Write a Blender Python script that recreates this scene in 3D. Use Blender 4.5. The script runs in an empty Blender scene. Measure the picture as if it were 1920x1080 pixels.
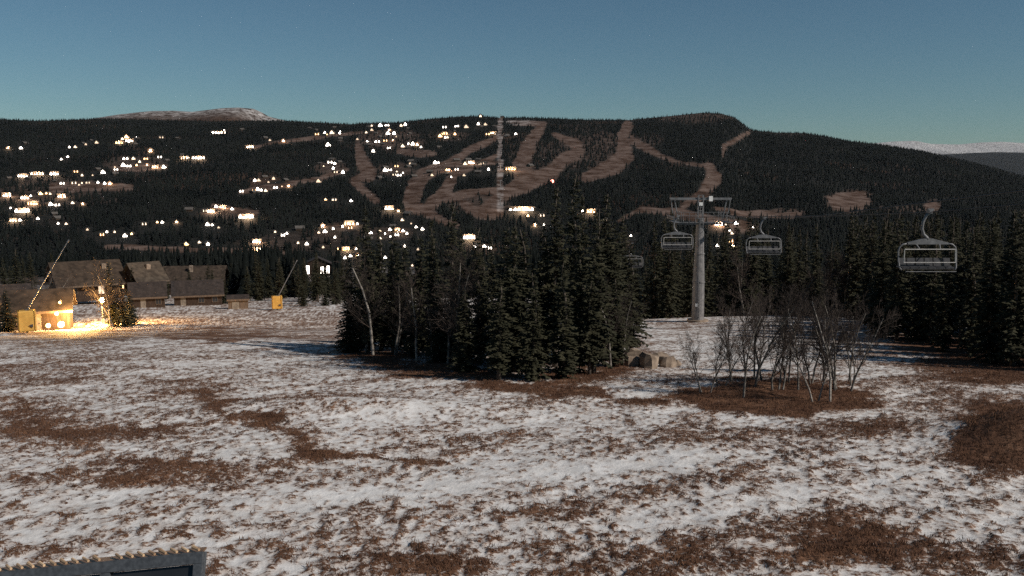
import bpy, math, random
import numpy as np
from mathutils import Vector, Matrix

# ------------------------------------------------------------------ camera, sky, moon, exposure
S = bpy.context.scene
COL = S.collection
F = 1663.0                       # focal length in pixels of a 1920 px wide frame
PITCH = math.atan(200.0 / F)     # the camera looks slightly down the slope
EYE = 8.0
cam_d = bpy.data.cameras.new('camera')
cam_d.sensor_width = 36.0
cam_d.lens = F / 1920.0 * 36.0
cam_d.clip_start = 0.1
cam_d.clip_end = 60000.0
cam = bpy.data.objects.new('camera', cam_d)
COL.objects.link(cam)
cam.location = (0, 0, EYE)
cam.rotation_euler = (math.pi / 2 - PITCH, 0, 0)
S.camera = cam

SUN_EL = math.radians(36)
LX, LY = -0.90, 0.44             # travel direction of the moonlight over the ground
world = bpy.data.worlds.new('World')
S.world = world
world.use_nodes = True
wn = world.node_tree.nodes
wl = world.node_tree.links
sky = wn.new('ShaderNodeTexSky')
sky.sky_type = 'NISHITA'
sky.sun_disc = False
sky.sun_elevation = SUN_EL
sky.sun_rotation = math.atan2(-LX, -LY)
sky.altitude = 700
sky.air_density = 1.0
sky.dust_density = 0.3
sky.ozone_density = 2.0
tint = wn.new('ShaderNodeMix')
tint.data_type = 'RGBA'
tint.blend_type = 'MULTIPLY'
tint.inputs[0].default_value = 1.0
tint.inputs[7].default_value = (0.72, 0.945, 0.965, 1)
wl.new(sky.outputs[0], tint.inputs[6])
wl.new(tint.outputs[2], wn['Background'].inputs[0])
wn['Background'].inputs[1].default_value = 0.049

sun_d = bpy.data.lights.new('moon', 'SUN')
sun_d.energy = 3.9
sun_d.angle = math.radians(1.4)
sun_d.color = (1.0, 0.92, 0.83)
sun = bpy.data.objects.new('moon', sun_d)
COL.objects.link(sun)
sun.rotation_euler = Vector((LX * math.cos(SUN_EL), LY * math.cos(SUN_EL), -math.sin(SUN_EL))).to_track_quat('-Z', 'Y').to_euler()
sun.location = (30, -20, 60)

S.view_settings.view_transform = 'Standard'
S.view_settings.look = 'None'
S.view_settings.exposure = 0.0
S.view_settings.gamma = 1.0
S.render.engine = 'CYCLES'
S.cycles.use_denoising = False
S.cycles.sample_clamp_indirect = 3.0
S.cycles.max_bounces = 4
S.cycles.transparent_max_bounces = 4

HAZE = 0.7e-5
rng = np.random.default_rng(11)
random.seed(11)
R = random.uniform

# ------------------------------------------------------------------ pixel helpers (used to survey the place)
CT, ST = math.cos(PITCH), math.sin(PITCH)

def project(x, y, z):
    z = z - EYE
    dep = y * CT - z * ST
    up = y * ST + z * CT
    return 960 + F * x / dep, 540 - F * up / dep

def P(px, py, d):
    u = (px - 960) / F
    v = (540 - py) / F
    dx, dy, dz = u, CT + v * ST, -ST + v * CT
    k = d / dy
    return Vector((dx * k, d, EYE + dz * k))

# ------------------------------------------------------------------ noise and terrain
def vnoise(x, y, seed=0):
    xi = np.floor(x).astype(np.int64); yi = np.floor(y).astype(np.int64)
    fx = x - xi; fy = y - yi
    fx = fx * fx * (3 - 2 * fx); fy = fy * fy * (3 - 2 * fy)
    def h(a, b):
        n = (a * 374761393 + b * 668265263 + seed * 974711) & 0x7fffffff
        n = ((n ^ (n >> 13)) * 1274126177) & 0x7fffffff
        n = ((n ^ (n >> 16)) * 2246822519) & 0x7fffffff
        return ((n ^ (n >> 15)) & 0xffff) / 65535.0
    return ((h(xi, yi) * (1 - fx) + h(xi + 1, yi) * fx) * (1 - fy)
            + (h(xi, yi + 1) * (1 - fx) + h(xi + 1, yi + 1) * fx) * fy)

def fbm(x, y, o=3, seed=0):
    s = 0; a = 1; t = 0
    for i in range(o):
        s = s + a * vnoise(x * 2 ** i + 17.3 * i, y * 2 ** i - 9.1 * i, seed + i); t += a; a *= 0.5
    return s / t

def sstep(a, b, x):
    t = np.clip((x - a) / (b - a), 0, 1)
    return t * t * (3 - 2 * t)

TL = np.array([(2, -6.6), (18, -8), (45, -10.3), (69, -12.35), (78, -13.85), (95, -15.9), (130, -18.9), (170, -22.5), (200, -25.2), (300, -33.5), (420, -43), (600, -61), (800, -81), (950, -90)])
TR = np.array([(2, -6.6), (18, -8), (60, -11.6), (93, -14.3), (110, -17.5), (150, -24), (200, -30), (300, -38), (420, -46), (600, -62), (800, -81), (950, -90)])
SKYL = np.array([(-300, 224), (0, 222), (85, 226), (200, 222), (300, 224), (400, 227), (500, 226), (540, 226), (600, 229), (660, 232), (690, 230), (750, 229), (800, 223), (850, 219), (900, 217), (935, 220), (985, 220), (1050, 222), (1100, 224), (1180, 224), (1220, 220), (1270, 215), (1310, 211), (1345, 212), (1372, 220), (1395, 238), (1405, 243), (1450, 247), (1500, 248), (1540, 254), (1580, 262), (1640, 269), (1720, 281), (1780, 294), (1850, 311), (1920, 331), (2100, 380), (2400, 400)], float)
BALD = np.array([0, 0, 0, 0, 0, 0, 0, 0, 0, 0])
RIDGE_D = 2600.0
VALLEY_D = 950.0

def terr(x, y):
    x = np.asarray(x, float); y = np.asarray(y, float)
    d = np.maximum(y, 1.0)
    u = x / d
    zl = np.interp(d, TL[:, 0], TL[:, 1]); zr = np.interp(d, TR[:, 0], TR[:, 1])
    w = sstep(0.02, 0.12, u)
    z = zl * (1 - w) + zr * w
    # near undulations
    near = 1 - sstep(100, 160, d)
    z = z + near * 0.55 * (fbm(x / 14 + 3, y / 14, 2, 5) - 0.5) * sstep(8, 30, d)
    z = z + near * 1.15 * np.exp(-(((x - 18.0) / 2.4) ** 2 + ((y - 29.6) / 2.6) ** 2))
    z = z + near * 0.5 * np.exp(-(((x + 6.5) / 7) ** 2 + ((y - 36) / 2.0) ** 2))
    z = z + 0.35 * np.exp(-(((x - 12.3) / 4.5) ** 2 + ((y - 42.5) / 3) ** 2))
    mid = sstep(150, 300, d) * (1 - sstep(800, 1100, d))
    z = z + mid * 8 * (fbm(x / 90, y / 90, 2, 9) - 0.5)
    # far hillside
    px = 960 + u * F
    sk = np.interp(px, SKYL[:, 0], SKYL[:, 1]) + 3.5
    zr_ = (340 - sk) / F * RIDGE_D
    t = (d - VALLEY_D) / (RIDGE_D - VALLEY_D)
    tc = np.clip(t, 0, 1)
    hill = -90 + (zr_ + 90) * (0.93 * tc + 0.07 * sstep(0, 1, tc))
    back = np.clip(t - 1, 0, None)
    hill = hill - back * 260
    hill = hill + 16 * (fbm(x / 260, y / 260, 3, 21) - 0.5) * np.sin(np.pi * tc)
    z = np.where(d > VALLEY_D, hill, z)
    return z + EYE

def tz(x, y):
    return float(terr(np.array([x]), np.array([y]))[0])

def G(px, py, d0=10.0, d1=2600.0):
    """the point of the terrain seen at a pixel of the survey photograph"""
    d = np.exp(np.linspace(math.log(d0), math.log(d1), 3000))
    a = P(px, py, 1.0)
    x = a.x * d; z = EYE + (a.z - EYE) * d
    g = terr(x, d)
    i = np.nonzero(z <= g)[0]
    k = i[0] if len(i) else len(d) - 1
    return Vector((x[k], d[k], g[k]))

def on(px, d):
    """ground point at a column of the survey photograph and a distance"""
    u = (px - 960) / F
    x = u * d * 1.0
    for _ in range(4):
        z = tz(x, d)
        dep = d * CT - (z - EYE) * ST
        x = u * dep
    return Vector((x, d, tz(x, d)))

# ------------------------------------------------------------------ object helpers
def tag(o, label=None, cat=None, group=None, kind=None):
    if label: o['label'] = label
    if cat: o['category'] = cat
    if group: o['group'] = group
    if kind: o['kind'] = kind
    return o

def empty(name, loc, rz=0.0, label=None, cat=None, group=None, scale=None):
    o = bpy.data.objects.new(name, None)
    o.empty_display_size = 0.3
    COL.objects.link(o)
    o.location = loc
    o.rotation_euler = (0, 0, rz)
    if scale: o.scale = scale
    return tag(o, label, cat, group)

def place(name, me, parent=None, loc=None, rot=None, scale=None):
    o = bpy.data.objects.new(name, me)
    COL.objects.link(o)
    if parent: o.parent = parent
    if loc is not None: o.location = loc
    if rot is not None: o.rotation_euler = rot
    if scale is not None: o.scale = scale
    return o

def np_mesh(name, V, faces, mat=None, smooth=False, attrs=None):
    """V: (n,3) array; faces: (m,k) index array"""
    me = bpy.data.meshes.new(name)
    V = np.asarray(V, np.float32); Fc = np.asarray(faces, np.int32)
    me.vertices.add(len(V)); me.vertices.foreach_set('co', V.ravel())
    me.loops.add(Fc.size); me.loops.foreach_set('vertex_index', Fc.ravel())
    me.polygons.add(len(Fc)); me.polygons.foreach_set('loop_start', np.arange(0, Fc.size, Fc.shape[1], dtype=np.int32))
    me.update(calc_edges=True)
    if smooth: me.polygons.foreach_set('use_smooth', np.ones(len(Fc), bool))
    for k, v in (attrs or {}).items():
        at = me.attributes.new(k, 'FLOAT', 'POINT'); at.data.foreach_set('value', np.asarray(v, np.float32))
    if mat: me.materials.append(mat)
    return me

class MB:
    def __init__(s): s.v = []; s.f = []
    def box(s, c, size, rot=None):
        c = Vector(c); hx, hy, hz = (q / 2 for q in size); b = len(s.v)
        for dz in (-hz, hz):
            for dx, dy in ((-hx, -hy), (hx, -hy), (hx, hy), (-hx, hy)):
                p = Vector((dx, dy, dz))
                if rot: p = rot @ p
                s.v.append(tuple(c + p))
        s.f += [tuple(b + i for i in q) for q in ((3, 2, 1, 0), (4, 5, 6, 7), (0, 1, 5, 4), (1, 2, 6, 5), (2, 3, 7, 6), (3, 0, 4, 7))]
        return s
    def tube(s, pts, rad, n=8, cap=True):
        pts = [Vector(p) for p in pts]
        if not hasattr(rad, '__len__'): rad = [rad] * len(pts)
        b0 = len(s.v); side = None
        for i, p in enumerate(pts):
            t = (pts[min(i + 1, len(pts) - 1)] - pts[max(i - 1, 0)])
            t = t.normalized() if t.length > 1e-9 else Vector((0, 0, 1))
            if side is None:
                side = t.orthogonal().normalized()
            else:
                side = side - t * side.dot(t)
                side = side.normalized() if side.length > 1e-6 else t.orthogonal().normalized()
            w = t.cross(side)
            for k in range(n):
                a = 2 * math.pi * k / n
                s.v.append(tuple(p + (side * math.cos(a) + w * math.sin(a)) * rad[i]))
        for i in range(len(pts) - 1):
            for k in range(n):
                a = b0 + i * n + k; c = b0 + i * n + (k + 1) % n
                s.f.append((a, c, c + n, a + n))
        if cap and n > 2:
            s.f.append(tuple(b0 + k for k in reversed(range(n))))
            e = b0 + (len(pts) - 1) * n
            s.f.append(tuple(e + k for k in range(n)))
        return s
    def prism(s, poly, y0, y1):
        """polygon in x,z extruded along y"""
        n = len(poly); b = len(s.v)
        for y in (y0, y1):
            for x, z in poly: s.v.append((x, y, z))
        s.f.append(tuple(b + i for i in range(n)))
        s.f.append(tuple(b + n + i for i in reversed(range(n))))
        for i in range(n):
            j = (i + 1) % n
            s.f.append((b + i, b + n + i, b + n + j, b + j))
        return s
    def ball(s, c, r, nu=10, nv=6, sz=1.0):
        b = len(s.v); c = Vector(c)
        s.v.append(tuple(c - Vector((0, 0, r * sz))))
        for j in range(1, nv):
            a = -math.pi / 2 + math.pi * j / nv
            for i in range(nu):
                t = 2 * math.pi * i / nu
                s.v.append((c.x + r * math.cos(a) * math.cos(t), c.y + r * math.cos(a) * math.sin(t), c.z + r * sz * math.sin(a)))
        s.v.append(tuple(c + Vector((0, 0, r * sz)))); e = len(s.v) - 1
        for i in range(nu):
            s.f.append((b, b + 1 + (i + 1) % nu, b + 1 + i))
            s.f.append((e, e - nu + i, e - nu + (i + 1) % nu))
        for j in range(nv - 2):
            for i in range(nu):
                a = b + 1 + j * nu + i; c2 = b + 1 + j * nu + (i + 1) % nu
                s.f.append((a, c2, c2 + nu, a + nu))
        return s
    def mesh(s, name, mat, smooth=False):
        me = bpy.data.meshes.new(name)
        me.from_pydata(s.v, [], s.f); me.update()
        if smooth: me.polygons.foreach_set('use_smooth', np.ones(len(me.polygons), bool))
        me.materials.append(mat)
        return me
    def put(s, name, mat, parent=None, smooth=False, **k):
        return place(name, s.mesh(name, mat, smooth), parent, **k)

# ------------------------------------------------------------------ materials
def newmat(name):
    m = bpy.data.materials.new(name); m.use_nodes = True
    return m, m.node_tree.nodes, m.node_tree.links, m.node_tree.nodes['Principled BSDF']

def noisy(name, c1, c2, scale=3.0, rough=0.9, metal=0.0, bump=0.0, detail=4.0, spec=0.3, stretch=None):
    m, n, l, b = newmat(name)
    tc = n.new('ShaderNodeTexCoord'); mp = n.new('ShaderNodeMapping')
    if stretch: mp.inputs['Scale'].default_value = stretch
    nz = n.new('ShaderNodeTexNoise'); nz.inputs['Scale'].default_value = scale; nz.inputs['Detail'].default_value = detail
    l.new(tc.outputs['Object'], mp.inputs['Vector']); l.new(mp.outputs['Vector'], nz.inputs['Vector'])
    cr = n.new('ShaderNodeValToRGB')
    cr.color_ramp.elements[0].position = 0.32; cr.color_ramp.elements[1].position = 0.68
    cr.color_ramp.elements[0].color = (*c1, 1); cr.color_ramp.elements[1].color = (*c2, 1)
    l.new(nz.outputs['Fac'], cr.inputs['Fac']); l.new(cr.outputs['Color'], b.inputs['Base Color'])
    b.inputs['Roughness'].default_value = rough; b.inputs['Metallic'].default_value = metal
    b.inputs['Specular IOR Level'].default_value = spec
    if bump:
        bp = n.new('ShaderNodeBump'); bp.inputs['Strength'].default_value = bump
        l.new(nz.outputs['Fac'], bp.inputs['Height']); l.new(bp.outputs['Normal'], b.inputs['Normal'])
    return m

def glow(name, col, strength):
    m, n, l, b = newmat(name)
    b.inputs['Base Color'].default_value = (*col, 1)
    b.inputs['Emission Color'].default_value = (*col, 1)
    tc = n.new('ShaderNodeTexCoord'); nz = n.new('ShaderNodeTexNoise'); nz.inputs['Scale'].default_value = 0.7
    mr = n.new('ShaderNodeMapRange'); mr.inputs['To Min'].default_value = strength * 0.6; mr.inputs['To Max'].default_value = strength * 1.4
    l.new(tc.outputs['Object'], nz.inputs['Vector']); l.new(nz.outputs['Fac'], mr.inputs['Value'])
    l.new(mr.outputs['Result'], b.inputs['Emission Strength'])
    m.cycles.emission_sampling = 'NONE'
    return m

def ground_material():
    m, n, l, b = newmat('thin_snow_on_grass')
    at = n.new('ShaderNodeAttribute'); at.attribute_name = 'bare'
    geo = n.new('ShaderNodeNewGeometry')
    def noise(scale, detail=4.0, rough=0.6):
        q = n.new('ShaderNodeTexNoise'); q.inputs['Scale'].default_value = scale
        q.inputs['Detail'].default_value = detail; q.inputs['Roughness'].default_value = rough
        l.new(geo.outputs['Position'], q.inputs['Vector']); return q
    def math_(op, a, c):
        q = n.new('ShaderNodeMath'); q.operation = op
        for i, v in ((0, a), (1, c)):
            if isinstance(v, (int, float)): q.inputs[i].default_value = v
            else: l.new(v, q.inputs[i])
        return q.outputs[0]
    fine = noise(9.0, 3.0, 0.65)
    v = math_('ADD', at.outputs['Fac'], math_('MULTIPLY', math_('SUBTRACT', fine.outputs['Fac'], 0.5), 3.0))
    mr = n.new('ShaderNodeMapRange'); mr.interpolation_type = 'SMOOTHSTEP'
    mr.inputs['From Min'].default_value = 0.38; mr.inputs['From Max'].default_value = 0.92
    l.new(v, mr.inputs['Value'])
    big = noise(0.6, 6.0, 0.7); small = noise(13.0, 3.0)
    cr = n.new('ShaderNodeValToRGB'); e = cr.color_ramp.elements
    e[0].position = 0.30; e[0].color = (0.050, 0.024, 0.014, 1)
    e[1].position = 0.72; e[1].color = (0.165, 0.092, 0.048, 1)
    k = e.new(0.46); k.color = (0.105, 0.049, 0.026, 1)
    k = e.new(0.40); k.color = (0.044, 0.024, 0.015, 1)
    k = e.new(0.60); k.color = (0.225, 0.120, 0.070, 1)
    k = e.new(0.53); k.color = (0.095, 0.048, 0.027, 1)
    l.new(math_('ADD', math_('MULTIPLY', big.outputs['Fac'], 0.6), math_('MULTIPLY', small.outputs['Fac'], 0.4)), cr.inputs['Fac'])
    sn = n.new('ShaderNodeValToRGB'); e = sn.color_ramp.elements
    e[0].position = 0.3; e[0].color = (0.55, 0.53, 0.505, 1); e[1].position = 0.7; e[1].color = (0.76, 0.745, 0.725, 1)
    l.new(noise(1.3, 4.0).outputs['Fac'], sn.inputs['Fac'])
    thin = n.new('ShaderNodeMix'); thin.data_type = 'RGBA'; thin.inputs[7].default_value = (0.40, 0.325, 0.275, 1)
    tm = n.new('ShaderNodeMapRange'); tm.interpolation_type = 'SMOOTHSTEP'; tm.inputs['From Min'].default_value = -.05; tm.inputs['From Max'].default_value = 0.75; tm.inputs['To Max'].default_value = 0.75
    l.new(at.outputs['Fac'], tm.inputs['Value']); l.new(tm.outputs['Result'], thin.inputs[0]); l.new(sn.outputs['Color'], thin.inputs[6])
    mx = n.new('ShaderNodeMix'); mx.data_type = 'RGBA'
    l.new(mr.outputs['Result'], mx.inputs[0]); l.new(thin.outputs[2], mx.inputs[6]); l.new(cr.outputs['Color'], mx.inputs[7])
    l.new(mx.outputs[2], b.inputs['Base Color'])
    b.inputs['Roughness'].default_value = 0.85; b.inputs['Specular IOR Level'].default_value = 0.2
    bp = n.new('ShaderNodeBump'); bp.inputs['Strength'].default_value = 0.5; bp.inputs['Distance'].default_value = 0.06
    l.new(fine.outputs['Fac'], bp.inputs['Height']); l.new(bp.outputs['Normal'], b.inputs['Normal'])
    return m

def hill_material():
    m, n, l, b = newmat('hillside_ground')
    at = n.new('ShaderNodeAttribute'); at.attribute_name = 'open'
    sn = n.new('ShaderNodeAttribute'); sn.attribute_name = 'snow'
    geo = n.new('ShaderNodeNewGeometry')
    nz = n.new('ShaderNodeTexNoise'); nz.inputs['Scale'].default_value = 0.035; nz.inputs['Detail'].default_value = 8; nz.inputs['Roughness'].default_value = 0.7
    l.new(geo.outputs['Position'], nz.inputs['Vector'])
    cr = n.new('ShaderNodeValToRGB'); e = cr.color_ramp.elements
    e[0].position = 0.3; e[0].color = (0.030, 0.018, 0.0125, 1); e[1].position = 0.7; e[1].color = (0.118, 0.063, 0.039, 1)
    l.new(nz.outputs['Fac'], cr.inputs['Fac'])
    mx = n.new('ShaderNodeMix'); mx.data_type = 'RGBA'
    mx.inputs[6].default_value = (0.014, 0.014, 0.012, 1)
    l.new(at.outputs['Fac'], mx.inputs[0]); l.new(cr.outputs['Color'], mx.inputs[7])
    m2 = n.new('ShaderNodeMix'); m2.data_type = 'RGBA'; m2.inputs[7].default_value = (0.62, 0.61, 0.6, 1)
    mr = n.new('ShaderNodeMapRange'); mr.inputs['From Min'].default_value = 0.42; mr.inputs['From Max'].default_value = 0.62
    l.new(nz.outputs['Fac'], mr.inputs['Value'])
    mu = n.new('ShaderNodeMath'); mu.operation = 'MULTIPLY'
    l.new(sn.outputs['Fac'], mu.inputs[0]); l.new(mr.outputs['Result'], mu.inputs[1])
    l.new(mu.outputs[0], m2.inputs[0]); l.new(mx.outputs[2], m2.inputs[6]); l.new(m2.outputs[2], b.inputs['Base Color'])
    b.inputs['Roughness'].default_value = 0.95; b.inputs['Specular IOR Level'].default_value = 0.1
    return m

M = {}
M['ground'] = ground_material()
M['hill'] = hill_material()
M['needles'] = noisy('spruce_needles', (0.020, 0.021, 0.012), (0.046, 0.043, 0.025), 1.3, 0.8, spec=0.15)
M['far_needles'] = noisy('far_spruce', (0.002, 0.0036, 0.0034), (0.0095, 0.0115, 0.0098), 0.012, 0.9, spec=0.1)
M['bark'] = noisy('spruce_bark', (0.05, 0.04, 0.032), (0.13, 0.105, 0.085), 6, 0.95, bump=0.4)
M['birch'] = noisy('birch_bark', (0.06, 0.05, 0.042), (0.25, 0.225, 0.195), 4, 0.85, bump=0.2, stretch=(1, 1, 2.2))
M['twig'] = noisy('birch_twigs', (0.032, 0.025, 0.021), (0.075, 0.055, 0.045), 5, 0.9)
M['grass'] = noisy('dry_grass', (0.062, 0.028, 0.016), (0.175, 0.090, 0.050), 0.8, 0.9)
M['steel'] = noisy('galvanised_steel', (0.13, 0.13, 0.135), (0.22, 0.22, 0.225), 3, 0.55, 0.35, 0.05)
M['tower'] = noisy('grey_tower_steel', (0.15, 0.146, 0.146), (0.26, 0.25, 0.245), 2.2, 0.6, 0.2, 0.05)
M['dark_steel'] = noisy('dark_steel', (0.10, 0.10, 0.105), (0.18, 0.18, 0.185), 3, 0.5, 0.4)
M['bright_bar'] = noisy('pale_bar', (0.32, 0.31, 0.29), (0.46, 0.445, 0.42), 5, 0.4, 0.1)
M['rope'] = noisy('wire_rope', (0.05, 0.05, 0.05), (0.09, 0.09, 0.09), 20, 0.6, 0.5)
M['seat'] = noisy('seat_pad', (0.035, 0.035, 0.038), (0.07, 0.07, 0.075), 6, 0.7)
M['white'] = noisy('white_sign', (0.7, 0.7, 0.68), (0.82, 0.82, 0.8), 8, 0.5)
M['timber'] = noisy('brown_timber', (0.020, 0.0125, 0.009), (0.055, 0.034, 0.023), 2, 0.85, bump=0.3, stretch=(4, 4, 0.6))
M['pale_timber'] = noisy('grey_timber', (0.08, 0.058, 0.042), (0.15, 0.108, 0.078), 2, 0.85, bump=0.3, stretch=(4, 4, 0.6))
M['turf'] = noisy('turf_roof', (0.022, 0.0155, 0.011), (0.068, 0.048, 0.034), 1.4, 0.95, bump=0.5, detail=6)
M['dark_roof'] = noisy('dark_roof', (0.018, 0.014, 0.013), (0.045, 0.035, 0.031), 2, 0.85, bump=0.3)
M['door'] = noisy('pale_door', (0.13, 0.11, 0.09), (0.22, 0.19, 0.155), 3, 0.7)
M['glass'] = noisy('dark_glass', (0.012, 0.013, 0.015), (0.03, 0.032, 0.035), 2, 0.12, spec=0.5)
M['yellow'] = noisy('yellow_padding', (0.50, 0.27, 0.055), (0.64, 0.37, 0.085), 2.5, 0.7, bump=0.1)
M['cabin'] = noisy('cabin_wall', (0.05, 0.034, 0.024), (0.11, 0.075, 0.05), 0.4, 0.9)
M['cabin_roof'] = noisy('cabin_roof', (0.05, 0.045, 0.04), (0.13, 0.115, 0.10), 0.3, 0.9)
M['rock'] = noisy('boulder_stone', (0.12, 0.088, 0.065), (0.34, 0.265, 0.20), 2.0, 0.95, bump=0.9, detail=8)
M['frame'] = noisy('dark_grey_frame', (0.055, 0.060, 0.068), (0.10, 0.108, 0.12), 40, 0.55, 0.2, 0.1)
M['white_glow'] = glow('white_window_light', (1.0, 0.88, 0.76), 12.0)
M['soft_glow'] = glow('soft_window_light', (1.0, 0.76, 0.54), 2.2)
M['warm_glow'] = glow('warm_window_light', (1.0, 0.56, 0.26), 6.0)
M['dim_glow'] = glow('dim_window_light', (1.0, 0.74, 0.52), 0.9)
M['sodium'] = glow('sodium_lamp', (1.0, 0.66, 0.26), 9.0)
M['red_glow'] = glow('red_lamp', (1.0, 0.22, 0.16), 9.0)

# ------------------------------------------------------------------ near ground
def seg_dist(px, py, pts):
    best = np.full(px.shape, 1e9)
    for (x0, y0), (x1, y1) in zip(pts[:-1], pts[1:]):
        dx, dy = x1 - x0, (y1 - y0) * 2.2
        ex, ey = px - x0, (py - y0) * 2.2
        t = np.clip((ex * dx + ey * dy) / (dx * dx + dy * dy + 1e-9), 0, 1)
        best = np.minimum(best, np.hypot(ex - t * dx, ey - t * dy))
    return best

BLOBS = [  # centre x, centre y, half width, half height, amount (survey pixels)
    (80, 706, 100, 16, .45), (170, 668, 90, 9, .3), (40, 772, 70, 16, .5), (20, 808, 80, 20, .6), (130, 815, 70, 11, .5), (270, 810, 95, 13, .6),
    (350, 725, 70, 12, .45), (590, 738, 65, 10, .45), (160, 838, 35, 9, .45), (275, 858, 60, 13, .55), (370, 863, 70, 9, .5),
    (360, 893, 150, 17, .5), (250, 900, 60, 12, .4), (540, 866, 40, 8, .35), (40, 905, 40, 7, .3), (110, 840, 60, 14, .15),
    (90, 640, 120, 9, .5), (330, 610, 220, 14, .26), (560, 592, 130, 8, .26), (470, 629, 220, 6, .5), (300, 628, 160, 6, .35),
    (1462, 745, 178, 34, 1.0), (1420, 765, 90, 10, .2), (1815, 712, 130, 15, .55), (1730, 740, 60, 9, .2), (1660, 700, 45, 30, -.25), (1905, 830, 135, 66, .95),
    (1560, 815, 130, 12, .35), (1330, 815, 120, 16, .3), (1760, 860, 50, 14, .4), (1600, 1012, 130, 34, .55), (1660, 1032, 110, 32, .5),
    (1400, 1050, 150, 30, .4), (1850, 1062, 130, 34, .45), (730, 1045, 150, 26, .42), (930, 1050, 180, 24, .38), (1110, 965, 70, 17, .42),
    (1000, 955, 50, 8, .25), (830, 966, 20, 8, .3), (1380, 985, 90, 12, .35), (1560, 970, 70, 10, .35), (1210, 1040, 120, 25, .2),
    (1650, 800, 90, 10, .35), (1850, 760, 110, 14, .35), (1480, 900, 150, 9, .2), (1240, 920, 80, 10, .2), (1150, 858, 90, 12, .12),
    (1800, 660, 115, 22, .6), (1890, 690, 120, 20, .6), (1740, 640, 80, 14, .6), (1560, 620, 90, 8, .2), (1195, 660, 45, 14, .5),
    (700, 612, 60, 22, .2), (1280, 608, 60, 6, .4), (520, 1010, 120, 15, .1),
    (640, 930, 260, 16, -.22), (960, 895, 220, 14, -.22), (1250, 860, 160, 12, -.15), (1660, 890, 170, 14, -.15), (760, 780, 190, 34, -.12),
    (1190, 790, 60, 8, -.15), (1420, 660, 170, 30, -.1), (480, 830, 80, 18, -.25), (480, 680, 170, 22, -.10), (120, 930, 180, 16, -.12), (1760, 800, 60, 12, -.35), (1540, 925, 110, 9, -.12)]
STRIPS = [([(400, 745), (440, 775), (520, 795)], 26, .6), ([(525, 795), (590, 830), (620, 850)], 26, .65), ([(600, 842), (660, 858), (740, 868), (805, 862)], 13, .6),
          ([(660, 655), (780, 690), (900, 715), (1000, 728), (1120, 702), (1160, 690)], 38, .8), ([(60, 1000), (500, 948), (900, 902), (1300, 852)], 36, -.34), ([(1480, 925), (1700, 895), (1915, 885)], 18, -.28), ([(1200, 985), (1500, 945)], 12, -.15),
          ([(1070, 731), (1160, 748), (1245, 768)], 13, .75), ([(1090, 790), (1180, 784)], 6, .35), ([(830, 848), (950, 836)], 7, .35),  # second strip here paints the birch island's shadow as bare ground
          ([(560, 820), (640, 800)], 8, .2), ([(1290, 900), (1420, 880), (1560, 850)], 12, .2)]

def bare_amount(px, py):
    b = np.full(px.shape, 0.44)
    for cx, cy, rx, ry, a in BLOBS:
        q = ((px - cx) / rx) ** 2 + ((py - cy) / ry) ** 2
        b += .85 * a * np.exp(-q * 0.7) if a < .9 else a * (1 - sstep(0.7, 1.25, np.sqrt(q)))
    for pts, w, a in STRIPS:
        b += .8 * a * (1 - sstep(0.2, 1.6, seg_dist(px, py, pts) / w))
    return np.clip(b, -0.2, 1.25)

def build_ground():
    na = 820
    az = np.tan(np.radians(np.linspace(-37, 37, na)))
    d = np.concatenate([np.exp(np.linspace(math.log(4), math.log(13.5), 30))[:-1],
                        np.exp(np.linspace(math.log(13.5), math.log(100), 480)), np.exp(np.linspace(math.log(101), math.log(235), 60))])
    A, D = np.meshgrid(az, d)
    X = A * D; Y = D
    Z = terr(X, Y)
    px, py = project(X, Y, Z)
    wx = fbm(X / 2.2, Y / 2.2, 3, 141) - .5; wy = fbm(X / 2.2 + 40, Y / 2.2, 3, 151) - .5
    amt = bare_amount(px + wx * 120, py + wy * 44)
    amt = amt + .05 * sstep(72, 80, D) * (px < 680)
    amt = np.where(D > 105, np.maximum(amt, 0.3 + 0.4 * fbm(X / 12, Y / 12, 2, 33)), amt)
    f1 = fbm(X / 0.20, Y / 0.24, 2, 41)
    f2 = fbm(X / 0.75, Y / 0.9, 3, 51)
    U = X * .81 + Y * .59; W = -X * .59 + Y * .81
    f4 = fbm(U / 5.5, W / 1.1, 3, 57)                  # wind and grooming streaks
    f3 = vnoise(X / 0.13, Y / 0.17, 61)
    tuft = 0.42 * f1 + 0.14 * f2 + 0.20 * f3 + 0.24 * f4
    v = (tuft - 0.5) * 3.0 + amt
    bare = np.clip(v, -.3, 1) + (.5 + .7 * f4) * np.clip(amt - .75, 0, .6)
    lift = sstep(0.35, 1.0, v)
    near = 1 - sstep(40, 80, D)
    Z = Z + near * (0.04 * lift * (0.5 + f3) + 0.07 * (f2 - 0.5) + 0.09 * (f4 - .5) + 0.025 * (f1 - 0.5))
    nr = len(d)
    idx = np.arange(nr * na).reshape(nr, na)
    fc = np.stack([idx[:-1, :-1], idx[:-1, 1:], idx[1:, 1:], idx[1:, :-1]], -1).reshape(-1, 4)
    V = np.stack([X, Y, Z], -1).reshape(-1, 3)
    me = np_mesh('ground', V, fc, M['ground'], True, {'bare': bare.ravel()})
    o = place('ground', me); tag(o, kind='structure')
    return V, v.ravel(), D.ravel(), f2.ravel()

GV, GB, GD, GF = build_ground()

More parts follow.
